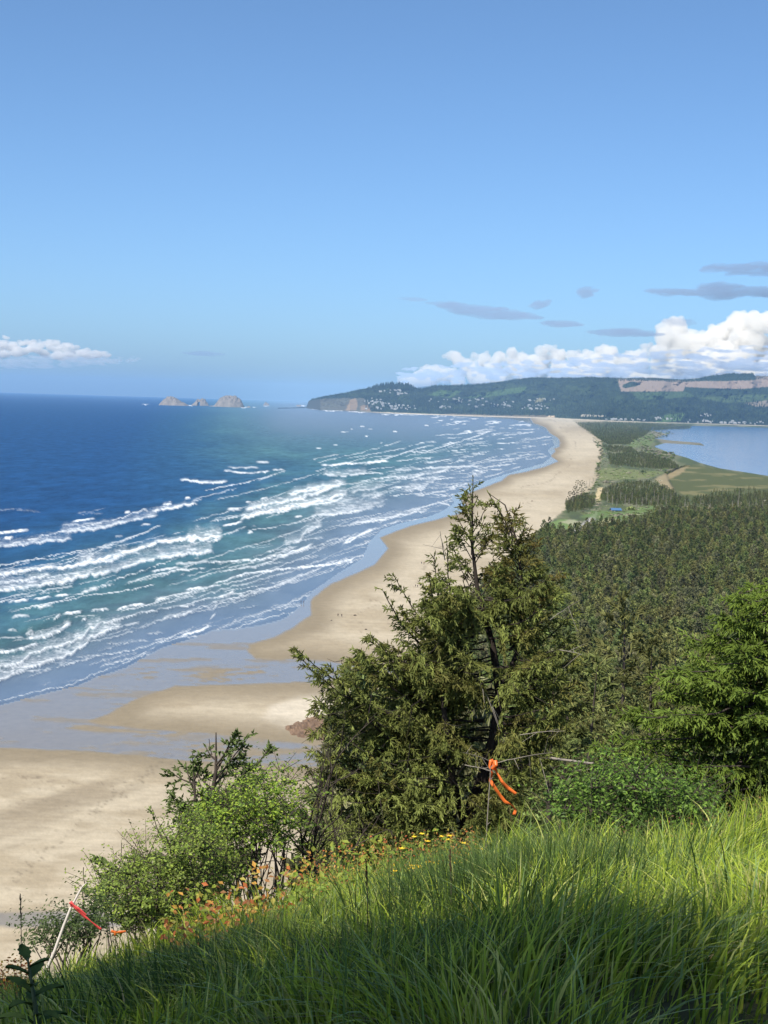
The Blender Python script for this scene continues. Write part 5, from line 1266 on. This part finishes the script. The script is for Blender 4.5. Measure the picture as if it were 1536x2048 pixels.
# ---- flagging tape
def ribbon(pxs, D, wd, m, name='tape_strip', parent=None, base=None):
    P = np.array([at(np.array([float(x)]), np.array([float(y)]), D + dz)[0] for x, y, dz, _ in pxs]); tw = np.array([t for *_, t in pxs])
    cum = np.concatenate([[0], np.cumsum(np.linalg.norm(np.diff(P, axis=0), axis=1))]); s = np.linspace(0, cum[-1], 40)
    Q = np.stack([np.interp(s, cum, P[:, k]) for k in range(3)], -1); t_ = np.interp(s, cum, tw)
    T = unit(np.gradient(Q, axis=0)); A = unit(np.cross(T, np.array([0, 1.0, 0]))); B = np.cross(T, A)
    Wv = A * np.cos(t_)[:, None] + B * np.sin(t_)[:, None]
    cup = np.cross(T, Wv) * wd * .16
    V = np.concatenate([Q - Wv * wd / 2, Q + cup, Q + Wv * wd / 2]); Fq = []
    for r_ in range(2):
        for i in range(39): Fq.append((r_ * 40 + i, r_ * 40 + i + 1, (r_ + 1) * 40 + i + 1, (r_ + 1) * 40 + i))
    o = link(name, new_mesh(name, V - base, np.array(Fq), m, smooth=True), parent); sm = o.modifiers.new('s', 'SOLIDIFY'); sm.thickness = .0006; return o
def tape_mat(n_, c):
    m, n, b = mat(n_); b.inputs['Base Color'].default_value = (*c, 1); b.inputs['Roughness'].default_value = .35
    tr = N(n, 'ShaderNodeBsdfTranslucent'); tr.inputs[0].default_value = (*c, 1); mx = N(n, 'ShaderNodeMixShader'); mx.inputs[0].default_value = .3
    n.links.new(b.outputs[0], mx.inputs[1]); n.links.new(tr.outputs[0], mx.inputs[2]); n.links.new(mx.outputs[0], n.nodes['Material Output'].inputs[0]); return m
M_or = tape_mat('orange vinyl tape', (1.0, .24, .05)); M_pk = tape_mat('pink vinyl tape', (1.0, .13, .13))
def knot(name, px, py, D, r, m, parent, base):
    bm = bmesh.new(); bmesh.ops.create_icosphere(bm, subdivisions=3, radius=1)
    c = at(np.array([float(px)]), np.array([float(py)]), D)[0] - base
    for v in bm.verts:
        k = 1 + .35 * math.sin(v.co.x * 9 + v.co.z * 7) * math.cos(v.co.z * 8); v.co = Vector((v.co.x * r * .8 * k, v.co.y * r * .6, v.co.z * r * 1.5 * k)) + Vector(c)
    me = bpy.data.meshes.new(name); bm.to_mesh(me); me.materials.append(m); link(name, me, parent)
DT = 14.5
b0 = at(np.array([984.]), np.array([1518.]), DT)[0]; e = empty('flagging_tape', b0)
ribbon([(982, 1520, 0, 0), (988, 1532, -.02, .5), (994, 1546, 0, 1.0), (1004, 1564, -.03, .4), (1016, 1576, 0, 0), (1032, 1588, 0, .3)], DT, .036, M_or, 'tape_strip', e, b0)
ribbon([(982, 1520, 0, .3), (978, 1534, 0, 1.1), (985, 1546, -.02, 2.2), (980, 1560, 0, 2.8), (988, 1573, -.02, 3.1), (1000, 1590, 0, 3.6), (1010, 1603, 0, 3.2), (1026, 1612, -.02, 4.3), (1031, 1620, 0, 4.0), (1028, 1630, 0, 3.2)], DT - .02, .032, M_or, 'tape_strip', e, b0)
ribbon([(990, 1521, 0, .2), (991, 1530, -.03, .5), (984, 1538, 0, 0)], DT - .03, .045, M_or, 'tape_loop', e, b0)
knot('tape_knot', 984, 1527, DT, .030, M_or, e, b0)
tag(e, 'orange tape knotted to a grey twig of the tall spruce, two tails blowing right', 'tape')
def stem(name, pts, radii, D, label, cat, m=M_stick, extra=None):
    P = [at(np.array([float(x)]), np.array([float(y)]), D + dz)[0] for x, y, dz in pts]; o = P[0].copy(); tb = Tubes(); tb.add([q - o for q in P], radii, 6)
    if extra: extra(tb, P, o)
    return tag(link(name, tb.mesh(name, m), loc=o), label, cat)
def knobs(tb, P, o):
    for k in range(1, len(P)): a = P[k] - o; tb.add([a, a + np.array([.03, 0, .03])], [.005, .002], 4)
stem('dry_stalk', [(971, 1720, 0), (974, 1650, 0), (977, 1600, 0), (980, 1560, 0), (981, 1535, 0)], [.008, .006, .005, .005, .004], DT - .1, 'thin grey upright stalk hanging below the orange tape', 'stalk', M_palebark, knobs)
DS = 9.5
stem('stick', [(95, 1935, 0), (110, 1900, 0), (128, 1850, 0), (142, 1815, 0), (164, 1774, 0)], [.011, .011, .010, .009, .007], DS, 'leaning bleached white stick at the left edge with pink tape tied on', 'stick', M_stick, knobs)
b1 = at(np.array([142.]), np.array([1808.]), DS - .03)[0]; e = empty('flagging_tape', b1)
ribbon([(140, 1804, 0, .2), (152, 1818, -.01, .8), (168, 1832, 0, .5), (182, 1843, 0, 1.0), (202, 1859, 0, .5)], DS - .03, .026, M_pk, 'tape_strip', e, b1)
ribbon([(141, 1806, 0, 1.2), (156, 1817, -.01, .2), (172, 1830, 0, .7)], DS - .04, .022, M_pk, 'tape_strip', e, b1)
knot('tape_knot', 143, 1808, DS - .02, .012, M_pk, e, b1)
tag(e, 'pinkish red tape tied to the leaning white stick, trailing down right', 'tape')
b2 = at(np.array([225.]), np.array([1862.]), 9)[0]; e = empty('flagging_tape', b2)
ribbon([(222, 1862, 0, 0), (232, 1866, 0, .8), (240, 1864, 0, .3), (252, 1863, 0, .6)], 9, .02, M_or, 'tape_strip', e, b2); knot('tape_knot', 230, 1866, 9, .010, M_or, e, b2)
tag(e, 'short scrap of orange tape caught in the grass right of the pink tape', 'tape')
print('foreground plants', time.time() - T0)

# =================================================================== GRASS
def grass(n, region, hmin, hmax, wmin, wmax, cols, lean=.25, name='grass', seg=5):
    y = region[0] + (region[1] - region[0]) * RNG.random(n * 2) ** .85; x = RNG.uniform(-1, 1, n * 2) * (.30 * y + .7)
    cl = fbm(x * 1.6 + 50, y * 1.6, 3); keep = RNG.random(n * 2) < (.25 + 1.3 * sstep(.35, .65, cl))
    x, y = x[keep][:n], y[keep][:n]; n = len(x); z = hz(x, y)
    hh = RNG.uniform(hmin, hmax, n) * (.65 + .6 * fbm(x * 1.1, y * 1.1 + 20, 2))
    # tussock right of the middle stands taller; the left edge is low
    px_, _ = proj(np.stack([x, y, z + .3], -1))
    hh *= 1 + .30 * np.exp(-((px_ - 1080) / 130) ** 2) - .22 * (1 - sstep(150, 500, px_)) - .12 * (1 - sstep(350, 800, px_))
    hh *= (1 - .35 * sstep(7.5, 10.2, y)) * np.interp(y, [2.3, 3.2, 4.5, 6.5, 8], [.35, .5, .72, .95, 1.05])
    az = fbm(x * .8 + 9, y * .8, 2) * 12 + RNG.normal(0, .8, n); bend = np.abs(RNG.normal(lean, lean * .6, n))
    w = RNG.uniform(wmin, wmax, n)
    t = np.linspace(0, 1, seg + 1)
    dx = np.cos(az)[:, None] * bend[:, None] * hh[:, None] * t ** 2.2 * 1.2; dy = np.sin(az)[:, None] * bend[:, None] * hh[:, None] * t ** 2.2 * 1.2
    dz = hh[:, None] * (t - .45 * bend[:, None] * t ** 3)
    fa = RNG.uniform(0, 3.14, n); sx = np.cos(fa)[:, None] * w[:, None] * (1 - t ** 1.6 * .93) / 2; sy = np.sin(fa)[:, None] * w[:, None] * (1 - t ** 1.6 * .93) / 2
    cx = x[:, None] + dx; cy = y[:, None] + dy; cz = z[:, None] + dz - .02
    V = np.stack([np.stack([cx - sx, cy - sy, cz], -1), np.stack([cx + sx, cy + sy, cz], -1)], 2)   # n,seg+1,2,3
    k = (seg + 1) * 2; b = (np.arange(n) * k)[:, None]
    Fq = np.concatenate([b + np.array([[2 * i, 2 * i + 1, 2 * i + 3, 2 * i + 2]]) for i in range(seg)])
    cc = np.array(cols)[RNG.integers(0, len(cols), n)] * RNG.uniform(.7, 1.3, n)[:, None]
    cc = np.repeat(cc[:, None], k, 1)
    return V.reshape(-1, 3), Fq, cc.reshape(-1, 3)
GC = [(.31, .41, .04), (.38, .47, .05), (.24, .33, .03), (.43, .49, .07), (.13, .20, .03), (.33, .42, .045), (.46, .47, .13), (.10, .16, .03)]
parts = [grass(50000, (2.0, 10.3), .20, .46, .007, .0145, GC, .45), grass(2600, (2.4, 9.6), .35, .62, .002, .0035, [(.10, .15, .04), (.16, .16, .07), (.08, .13, .03)], .12, seg=4), grass(4500, (2.3, 9), .28, .5, .009, .014, [(.24, .34, .12), (.32, .40, .14), (.18, .28, .08)], .7, seg=7), grass(3500, (2.3, 10), .15, .4, .004, .008, [(.42, .34, .17), (.36, .30, .16)], .8, seg=5)]
def tussock(n, cx, cy, sx, sy, h0, h1, cols):
    x = RNG.normal(size=n) * sx + cx; y = RNG.normal(size=n) * sy + cy; z = hz(x, y); hh = RNG.uniform(h0, h1, n); seg = 6; t = np.linspace(0, 1, seg + 1)
    az = np.arctan2(y - cy, x - cx) + RNG.normal(0, .7, n); bend = np.abs(RNG.normal(.38, .25, n)); w = RNG.uniform(.006, .011, n)
    ex = (np.cos(az) * bend * hh)[:, None] * t ** 2; ey = (np.sin(az) * bend * hh)[:, None] * t ** 2; ez = hh[:, None] * (t - .35 * bend[:, None] * t ** 3)
    fa = RNG.uniform(0, 3.14, n); ww = w[:, None] * (1 - t ** 1.6 * .93) / 2; sx_ = np.cos(fa)[:, None] * ww; sy_ = np.sin(fa)[:, None] * ww
    X = x[:, None] + ex; Y = y[:, None] + ey; Z = z[:, None] + ez - .02
    V = np.stack([np.stack([X - sx_, Y - sy_, Z], -1), np.stack([X + sx_, Y + sy_, Z], -1)], 2); k = (seg + 1) * 2; b = (np.arange(n) * k)[:, None]
    F4 = np.concatenate([b + np.array([[2 * i, 2 * i + 1, 2 * i + 3, 2 * i + 2]]) for i in range(seg)]); cc = np.repeat((np.array(cols)[RNG.integers(0, len(cols), n)] * RNG.uniform(.7, 1.3, n)[:, None])[:, None], k, 1)
    return V.reshape(-1, 3), F4, cc.reshape(-1, 3)
DK = [(.07, .12, .03), (.10, .16, .04), (.05, .09, .025), (.14, .20, .06)]  # dark green tufts; the clump's dappled shade is put into their colour
parts += [tussock(4200, .58, 6.6, .26, .5, .30, .56, DK), tussock(1500, -.45, 5.4, .28, .4, .18, .32, DK), tussock(900, 1.2, 7.6, .15, .3, .25, .42, DK), tussock(1500, .25, 4.7, .3, .25, .14, .30, DK)]
V, Fq, Cc = merge(parts)
tag(link('grass', new_mesh('grass', V, Fq, M_grass, cols=Cc)), 'long green grass covering the slope in the foreground', 'grass', kind='stuff')
# reddish and yellow green low leaves along the brow
def groundcover():
    out = []
    def patch(pxs, pys, D, n, cols, L=.022):
        q = RNG.uniform([pxs[0], pys[0], D[0]], [pxs[1], pys[1], D[1]], (n, 3)); P = at(q[:, 0], q[:, 1], q[:, 2])
        gz_ = hz(P[:, 0], P[:, 1]); P[:, 2] = gz_ + RNG.uniform(.08, .36, n)
        cc = np.array(cols)[RNG.integers(0, len(cols), n)] * RNG.uniform(.7, 1.3, n)[:, None]
        out.append(leaves(P, RNG.normal(size=(n, 3)) * .6 + [0, -.3, 1], L, L * .55, cc))
    RD = [(.48, .15, .05), (.52, .28, .06), (.42, .36, .07), (.28, .33, .05), (.34, .16, .06)]
    patch((600, 960), (1700, 1800), (8.6, 10.2), 3400, RD); patch((0, 60), (1930, 1960), (7.5, 9), 420, [(.5, .22, .04), (.4, .12, .04), (.45, .32, .05)]); patch((330, 620), (1790, 1850), (8, 9.8), 500, RD, .05)
    patch((1200, 1536), (1640, 1690), (9.6, 10.8), 500, [(.30, .14, .06), (.24, .20, .06), (.22, .08, .05)]); patch((560, 900), (1720, 1800), (7.5, 9.8), 500, [(.28, .32, .05), (.20, .28, .04)], .06)
    V, Fq, Cc = merge(out); tag(link('ground_leaves', new_mesh('ground_leaves', V, Fq, M_leaf, cols=Cc)), 'reddish and yellow low leaves along the brow behind the grass', 'ground cover', kind='stuff')
groundcover()
# yellow flowers
def flowers():
    M_y = simple('yellow petals', (.75, .50, .03), .5, .3, .1, 20); M_g = simple('flower stem', (.09, .16, .03), .7, .2, .2, 20)
    tb = Tubes(); tb.add([(0, 0, 0), (.01, 0, .22), (.015, 0, .46)], [.002, .002, .0015], 4); sm = tb.mesh('stem', M_g)
    V = []; Fq = []
    for k in range(5):
        a = k * 1.2566; c, s = math.cos(a), math.sin(a); b = len(V)
        V += [(0.015, 0, .46), (.015 + c * .012 - s * .009, s * .012 + c * .009, .468), (.015 + c * .018, s * .018, .472), (.015 + c * .012 + s * .009, s * .012 - c * .009, .468)]; Fq.append((b, b + 1, b + 2, b + 3))
    pe = new_mesh('petals', np.array(V), np.array(Fq), M_y)
    spots = [(random.gauss(860, 40), random.gauss(1738, 10), random.uniform(7.6, 9.4)) for _ in range(26)] + [(905, 1762, 8.5), (930, 1690, 8.9), (965, 1700, 8.8), (818, 1765, 8), (790, 1770, 8)]
    for x, y, D in spots:
        P = at(np.array([x]), np.array([y]), D)[0]; g = float(hz(P[0], P[1])); o = empty('yellow_flower', (P[0], P[1], g), random.uniform(0, 6)); s = max(.7, min(1.5, (P[2] - g) / .46)); o.scale = (1, 1, s)
        link('stem', sm, o); link('petals', pe, o); tag(o, 'small yellow flower among the grass below the tall spruce', 'flower', 'yellow flowers in the grass')
flowers()
# broad leaved weed at bottom left and seed stalks
def weed():
    b = at(np.array([75.]), np.array([2040.]), 4.2)[0]; b[2] = hz(b[0], b[1]); o = empty('thistle', b)
    top = at(np.array([55.]), np.array([1915.]), 4.2)[0] - b; top[2] = max(top[2], .3)
    tb = Tubes(); tb.add([(0, 0, 0), top * .5 + [.01, 0, 0], top], [.009, .007, .003], 6); link('stem', tb.mesh('stem', simple('weed stem', (.08, .11, .06), .7, .3, .2, 30)), o)
    me = simple('weed leaf', (.06, .10, .03), .8, .05, .3, 30)
    for k in range(15):
        f = .1 + .85 * k / 14; az = k * 2.4; L = .13 * (1.15 - f * .75); p0 = top * f; n_ = 9; rows = []
        for i in range(n_):
            t = i / (n_ - 1); wv = .016 * math.sin(math.pi * min(1, t * .93 + .05)) * (1 + .35 * (i % 2)); c = p0 + np.array([math.cos(az) * L * t, math.sin(az) * L * t, L * (.75 * t - .9 * t * t * (1 - f * .8))])
            s_ = np.array([-math.sin(az), math.cos(az), 0]) * wv; rows.append([c - s_ + [0, 0, .008], c, c + s_ + [0, 0, .008]])
        link('leaf', new_mesh('leaf', np.array(rows).reshape(-1, 3), grid_faces(n_, 3), me, smooth=True), o)
    tag(o, 'dark thistle like weed with toothed leaves in the lower left corner', 'weed')
weed()
def seed_stalk(px0, py0, px1, py1, D, label):
    P = at(np.array([px0, (px0 + px1) / 2 + 1, px1], float), np.array([py0, (py0 + py1) / 2, py1], float), D); o0 = P[0].copy(); o0[2] = hz(o0[0], o0[1]); o = empty('seed_stalk', o0); tb = Tubes()
    tb.add(np.concatenate([[[0, 0, 0]], P[1:] - o0]), [.002, .0018, .001], 4); link('stalk', tb.mesh('stalk', M_bark), o)
    n = 40; f = RNG.uniform(.0, 1, n)[:, None]; a = P[2] - o0 - [0, 0, .004]; b = (P[1] - o0) * .6 + a * .4; Q = a * (1 - f) + b * f
    V, Fq, Cc = blades(Q, (a - b)[None] * 3 + RNG.normal(size=(n, 3)) * .06, .016, .004, np.tile([[.14, .09, .05]], (n, 1))); link('seed_head', new_mesh('seed_head', V, Fq, M_leaf, cols=Cc), o)
    tag(o, label, 'grass stalk')
seed_stalk(42, 1960, 41, 1790, 6.0, 'tall brown seed stalk alone against the sand at the far left')
seed_stalk(737, 1900, 732, 1720, 5.0, 'dark thin seed stalk standing above the grass left of the tussock')
seed_stalk(1035, 1760, 1018, 1610, 8.0, 'green stalk rising in front of the dark bush right of the tape')
seed_stalk(903, 1850, 900, 1700, 6.0, 'dark stalk in front of the reddish leaves below the tall spruce')
print('grass', time.time() - T0)

# trees behind the photographer whose shade falls on the near grass
def shade_tree(x, y, zc, rx, rz_, n, label):
    b = np.array([x, y, float(hz(x, y))]); o = empty('alder_tree', b); tb = Tubes(); h = zc - b[2]
    tb.add([(0, 0, -.2), (.1, 0, h * .5), (0, .1, h)], [.2, .15, .08], 8); cen = []
    for k in range(26):
        d = unit(RNG.normal(size=3)); c = d * [rx, rx, rz_] * RNG.uniform(.35, .95) + [0, 0, h]; cen.append(c); tb.add([(0, 0, h * .6), c * .5 + [0, 0, h * .3], c], [.06, .04, .01], 5)
    cen = np.array(cen); idx = RNG.integers(0, len(cen), n); P = cen[idx] + RNG.normal(size=(n, 3)) * .32
    V, Fq, Cc = leaves(P, RNG.normal(size=(n, 3)), .11, .085, np.array([.06, .11, .02]) * RNG.uniform(.7, 1.3, n)[:, None])
    link('trunk', tb.mesh('trunk', M_bark), o); link('crown', new_mesh('crown', V, Fq, M_leaf, cols=Cc), o); tag(o, label, 'tree')
#SHADE
shade_tree(-3.3, -3.3, 116.4, 2.5, 1.9, 30000, 'leafy tree just behind the viewpoint shading the near grass')
shade_tree(-0.9, -4.5, 116.2, 2.3, 1.9, 28000, 'leafy tree straight behind the viewpoint, nearest of the shade trees')
shade_tree(-6.7, -2.0, 118.6, 2.0, 1.9, 20000, 'second leafy tree left behind the viewpoint shading the left grass')
for x_, y_, zc_, r_, l_ in ((4.5, -7, 116, 3.2, 'leafy tree behind the viewpoint on its right'), (8.5, -3.5, 115.5, 3.0, 'leafy tree close right behind the viewpoint'), (-1.5, -10.5, 117, 3.0, 'leafy tree straight behind the viewpoint'), (-10.5, -8, 117, 3.2, 'leafy tree far left behind the viewpoint'), (-5, -8.5, 114.5, 2.6, 'low leafy tree left behind the viewpoint')):
    shade_tree(x_, y_, zc_, r_, 2.8, 9000, l_)  # more unseen trees of the wood, added to hold back skylight from the grass

# =================================================================== CLOUDS
def mist(name, col, dens, aniso=.3):
    m = bpy.data.materials.new(name); m.use_nodes = True; n = m.node_tree; n.nodes.remove(n.nodes['Principled BSDF'])
    pv = N(n, 'ShaderNodeVolumePrincipled'); pv.inputs['Color'].default_value = (*col, 1); pv.inputs['Density'].default_value = dens; pv.inputs['Anisotropy'].default_value = aniso
    n.links.new(pv.outputs[0], n.nodes['Material Output'].inputs['Volume']); return m
M_cloud = mist('cumulus droplets', (.975, .960, .925), 4.0e-3, 0)
def fuse(V, Fc, name, m, c0, label, vox, smooth=0, disp=None):
    o = link(name, new_mesh(name, V, Fc, m), loc=c0); md = o.modifiers.new('fuse', 'REMESH'); md.mode = 'VOXEL'; md.voxel_size = vox; md.use_smooth_shade = True
    if smooth: sm = o.modifiers.new('smooth', 'SMOOTH'); sm.iterations = smooth; sm.factor = .5
    me = bpy.data.meshes.new_from_object(o.evaluated_get(bpy.context.evaluated_depsgraph_get())); me.name = name
    o.modifiers.clear(); o.data = me; print(name, len(me.polygons))
    tag(o, label, 'cloud'); return o
_bm = bmesh.new(); bmesh.ops.create_icosphere(_bm, subdivisions=3, radius=1); ICO3_V = np.array([v.co[:] for v in _bm.verts]); ICO3_F = np.array([[v.index for v in f.verts] for f in _bm.faces]); _bm.free()
_bm = bmesh.new(); bmesh.ops.create_icosphere(_bm, subdivisions=4, radius=1); ICO_V = np.array([v.co[:] for v in _bm.verts]); ICO_F = np.array([[v.index for v in f.verts] for f in _bm.faces]); _bm.free()
PUFFS = {}
def cumulus(outline, bottom, D, n, rmin, rmax, label, seed, flat=1.0):
    rg = np.random.default_rng(seed); V = []; Fc = []; k = 0
    xs = np.array([p[0] for p in outline], float); ysx = np.array([p[1] for p in outline], float); mpp = D / F
    c0 = at(np.array([xs.mean()]), np.array([ysx.mean()]), D)[0]
    for i in range(n):
        px = rg.uniform(xs[0], xs[-1]); top = np.interp(px, xs, ysx); bot = np.interp(px, *zip(*bottom))
        f = rg.random() ** 1.3 ; r = rg.uniform(rmin, rmax) * (.75 + .6 * f); r = min(r, max(3.0, (bot - top) * .6))
        py = top + r * flat + (bot - top - r * .6) * f
        c = at(np.array([px]), np.array([py]), D + rg.uniform(-1, 1) * 900 - f * 1200)[0]; rm = r * mpp
        def puff(c, r, BV, BF, amp, oc):
            nonlocal k
            key = len(BV); L_ = PUFFS.setdefault(key, [])
            if len(L_) < 24: L_.append(BV * (1 + (fbm3(BV * 1.7 + rg.uniform(0, 50, 3), oc) - .5)[:, None] * amp))
            v = L_[rg.integers(0, len(L_))]; an = rg.uniform(0, 6.28); ca, sa = math.cos(an), math.sin(an)
            v = np.stack([v[:, 0] * ca - v[:, 1] * sa, v[:, 0] * sa + v[:, 1] * ca, v[:, 2]], -1) * [1.1, 1, flat] * r
            V.append(v + c - c0); Fc.append(BF + k); k += len(v)
        puff(c, rm, ICO_V, ICO_F, .9, 5)
        for q in range(12):
            d = rg.normal(size=3); d[2] = abs(d[2]) * .9; d[1] = -abs(d[1]) * .7; d /= np.linalg.norm(d)
            c2 = c + d * rm * rg.uniform(.7, 1.0) * [1.1, 1, flat]; r2 = rm * rg.uniform(.22, .42)
            puff(c2, r2, ICO3_V, ICO3_F, .9, 4)
            for q2 in range(1):
                e = d + rg.normal(size=3) * .5; e /= np.linalg.norm(e); puff(c2 + e * r2 * .9, r2 * rg.uniform(.3, .5), ICO3_V, ICO3_F, .8, 3)
    return fuse(np.concatenate(V), np.concatenate(Fc), 'cloud', M_cloud, c0, label, 40, 3)
cumulus([(800, 752), (835, 738), (865, 722), (885, 704), (910, 700), (940, 706), (965, 700), (1000, 688), (1020, 692), (1045, 702), (1070, 694), (1098, 684), (1120, 692)], [(800, 765), (1120, 765)], 62000, 110, 6, 16, 'white cumulus bank rising over the headland, left part of the long bank', 1)
cumulus([(1105, 696), (1140, 692), (1165, 698), (1205, 688), (1230, 694), (1260, 690), (1300, 684), (1325, 690)], [(1105, 768), (1325, 770)], 64000, 100, 7, 17, 'lower middle stretch of the cumulus bank over the dark ridge', 2)
cumulus([(1312, 660), (1318, 642), (1335, 629), (1355, 634), (1372, 650), (1395, 662), (1425, 655), (1450, 640), (1465, 620), (1485, 612), (1505, 618), (1536, 604), (1580, 590), (1680, 600)], [(1312, 765), (1680, 770)], 60000, 190, 9, 24, 'tallest billowing cumulus cloud above the hills at the right edge', 3)
cumulus([(-120, 668), (0, 668), (30, 674), (70, 678), (100, 678), (130, 682), (165, 692), (215, 703)], [(-120, 712), (215, 716)], 70000, 150, 5, 11, 'white flat based cumulus low over the sea at the left edge', 4, .55)
def wisp(poly, D, label, dens, col, seed, st=.55):
    """thin grey stratus patch: a shallow lens of real mist"""
    P = np.array(poly, float); top = P[:len(P) // 2 + len(P) % 2]; rg = np.random.default_rng(seed)
    c0 = at(P[:, 0].mean()[None], P[:, 1].mean()[None], D)[0]; V = []; Fc = []; k = 0
    x0, x1 = P[:, 0].min(), P[:, 0].max()
    for i in range(max(16, int((x1 - x0) / 1.5))):
        q = None
        for _ in range(60):
            q = rg.uniform(P.min(0), P.max(0))
            s = sd_poly(np.array([q[0]]), np.array([q[1]]), poly)[0]
            if s > .5: break
        rx = rg.uniform(5, 16 + s * 1.5) * (1.3 if st < 1 else .45) * D / F; rz = max(.75, min(max(s * .5, .7), 3.4) * rg.uniform(.4, 1.2) * st) * D / F
        c = at(np.array([q[0]]), np.array([q[1]]), D + rg.uniform(-500, 500))[0]
        v = ICO_V * (1 + (fbm3(ICO_V * 2.2 + rg.uniform(0, 40, 3), 4) - .5)[:, None] * 1.5) * [rx, rg.uniform(300, 900), rz]
        v[:, 2] += v[:, 0] * -.02
        V.append(v + c - c0); Fc.append(ICO_F + k); k += len(v)
    fuse(np.concatenate(V), np.concatenate(Fc), 'cloud', mist('grey mist', col, dens, 0), c0, label, 22, 1)
GW = (.44, .54, .70)
wisp([(850, 606), (900, 604), (960, 612), (1020, 617), (1060, 628), (1082, 637), (1030, 640), (960, 636), (910, 628), (900, 616)], 42000, 'longest grey wisp slanting across the sky left of centre of the wisps', 8e-4, GW, 1)
wisp([(795, 595), (830, 597), (850, 600), (830, 601)], 42000, 'faint short grey streak at the upper left end of the wisps', 4e-4, GW, 2)
wisp([(1065, 605), (1085, 599), (1103, 600), (1096, 612), (1075, 620), (1062, 614)], 42000, 'small ragged grey puff just above the end of the longest wisp', 7e-4, GW, 3, 1.2)
wisp([(1152, 582), (1165, 573), (1185, 572), (1195, 582), (1180, 594), (1162, 600)], 42000, 'small round grey puff higher up, alone in the blue', 7e-4, GW, 4, 1.2)
wisp([(1098, 643), (1130, 641), (1160, 650), (1130, 656), (1104, 652)], 43000, 'small grey wisp between the longest one and the cumulus', 8e-4, GW, 5)
wisp([(1180, 662), (1240, 656), (1300, 662), (1318, 670), (1260, 674), (1200, 670)], 43000, 'flat grey wisp touching the left of the tallest cumulus', 8e-4, GW, 6)
wisp([(1285, 578), (1340, 578), (1400, 578), (1425, 565), (1450, 565), (1470, 572), (1600, 578), (1600, 596), (1480, 592), (1440, 604), (1410, 592), (1340, 592)], 40000, 'long grey cloud bar with a bump reaching the right edge of the sky', 8e-4, GW, 7)
wisp([(1394, 541), (1430, 530), (1500, 526), (1600, 520), (1600, 556), (1500, 552), (1440, 546)], 40000, 'highest grey cloud bar pointing left from the right edge', 8e-4, GW, 8)
wisp([(1330, 640), (1355, 632), (1375, 645), (1360, 655)], 56000, 'little grey scrap drifting before the top of the tallest cumulus', 4e-4, GW, 9)
wisp([(370, 706), (410, 702), (448, 708), (400, 713)], 45000, 'thin grey streak low above the offshore sea rocks', 5e-4, GW, 10)
wisp([(-100, 712), (60, 710), (200, 712), (300, 712), (260, 728), (100, 738), (-100, 740)], 66000, 'pale veil of cloud beneath the left cumulus', 5e-4, (.88, .91, .96), 11, 1.0)
wisp([(790, 738), (900, 724), (1100, 716), (1300, 700), (1450, 690), (1700, 685), (1700, 765), (1300, 770), (800, 768)], 50000, 'blue grey mist veiling the foot of the long cumulus bank', 1.5e-3, (.70, .80, .93), 12, 1.0)
print('clouds', time.time() - T0)

# =================================================================== HAZE
def haze():
    x0, x1, y0, y1, z0, z1 = -16000, 14500, -400, 54000, -6, 620
    V = [(x, y, z) for x in (x0, x1) for y in (y0, y1) for z in (z0, z1)]
    Fq = [(0, 1, 3, 2), (4, 6, 7, 5), (0, 4, 5, 1), (2, 3, 7, 6), (0, 2, 6, 4), (1, 5, 7, 3)]
    m = bpy.data.materials.new('haze'); m.use_nodes = True; n = m.node_tree; n.nodes.remove(n.nodes['Principled BSDF'])
    pv = N(n, 'ShaderNodeVolumePrincipled'); pv.inputs['Color'].default_value = (.38, .66, 1.0, 1); pv.inputs['Density'].default_value = 2.2e-5; pv.inputs['Anisotropy'].default_value = 0
    n.links.new(pv.outputs[0], n.nodes['Material Output'].inputs['Volume'])
    tag(link('haze', new_mesh('haze', np.array(V, float), np.array(Fq), m)), 'thin bluish sea haze over the coast', 'haze', kind='stuff')
haze()
print('done', time.time() - T0)
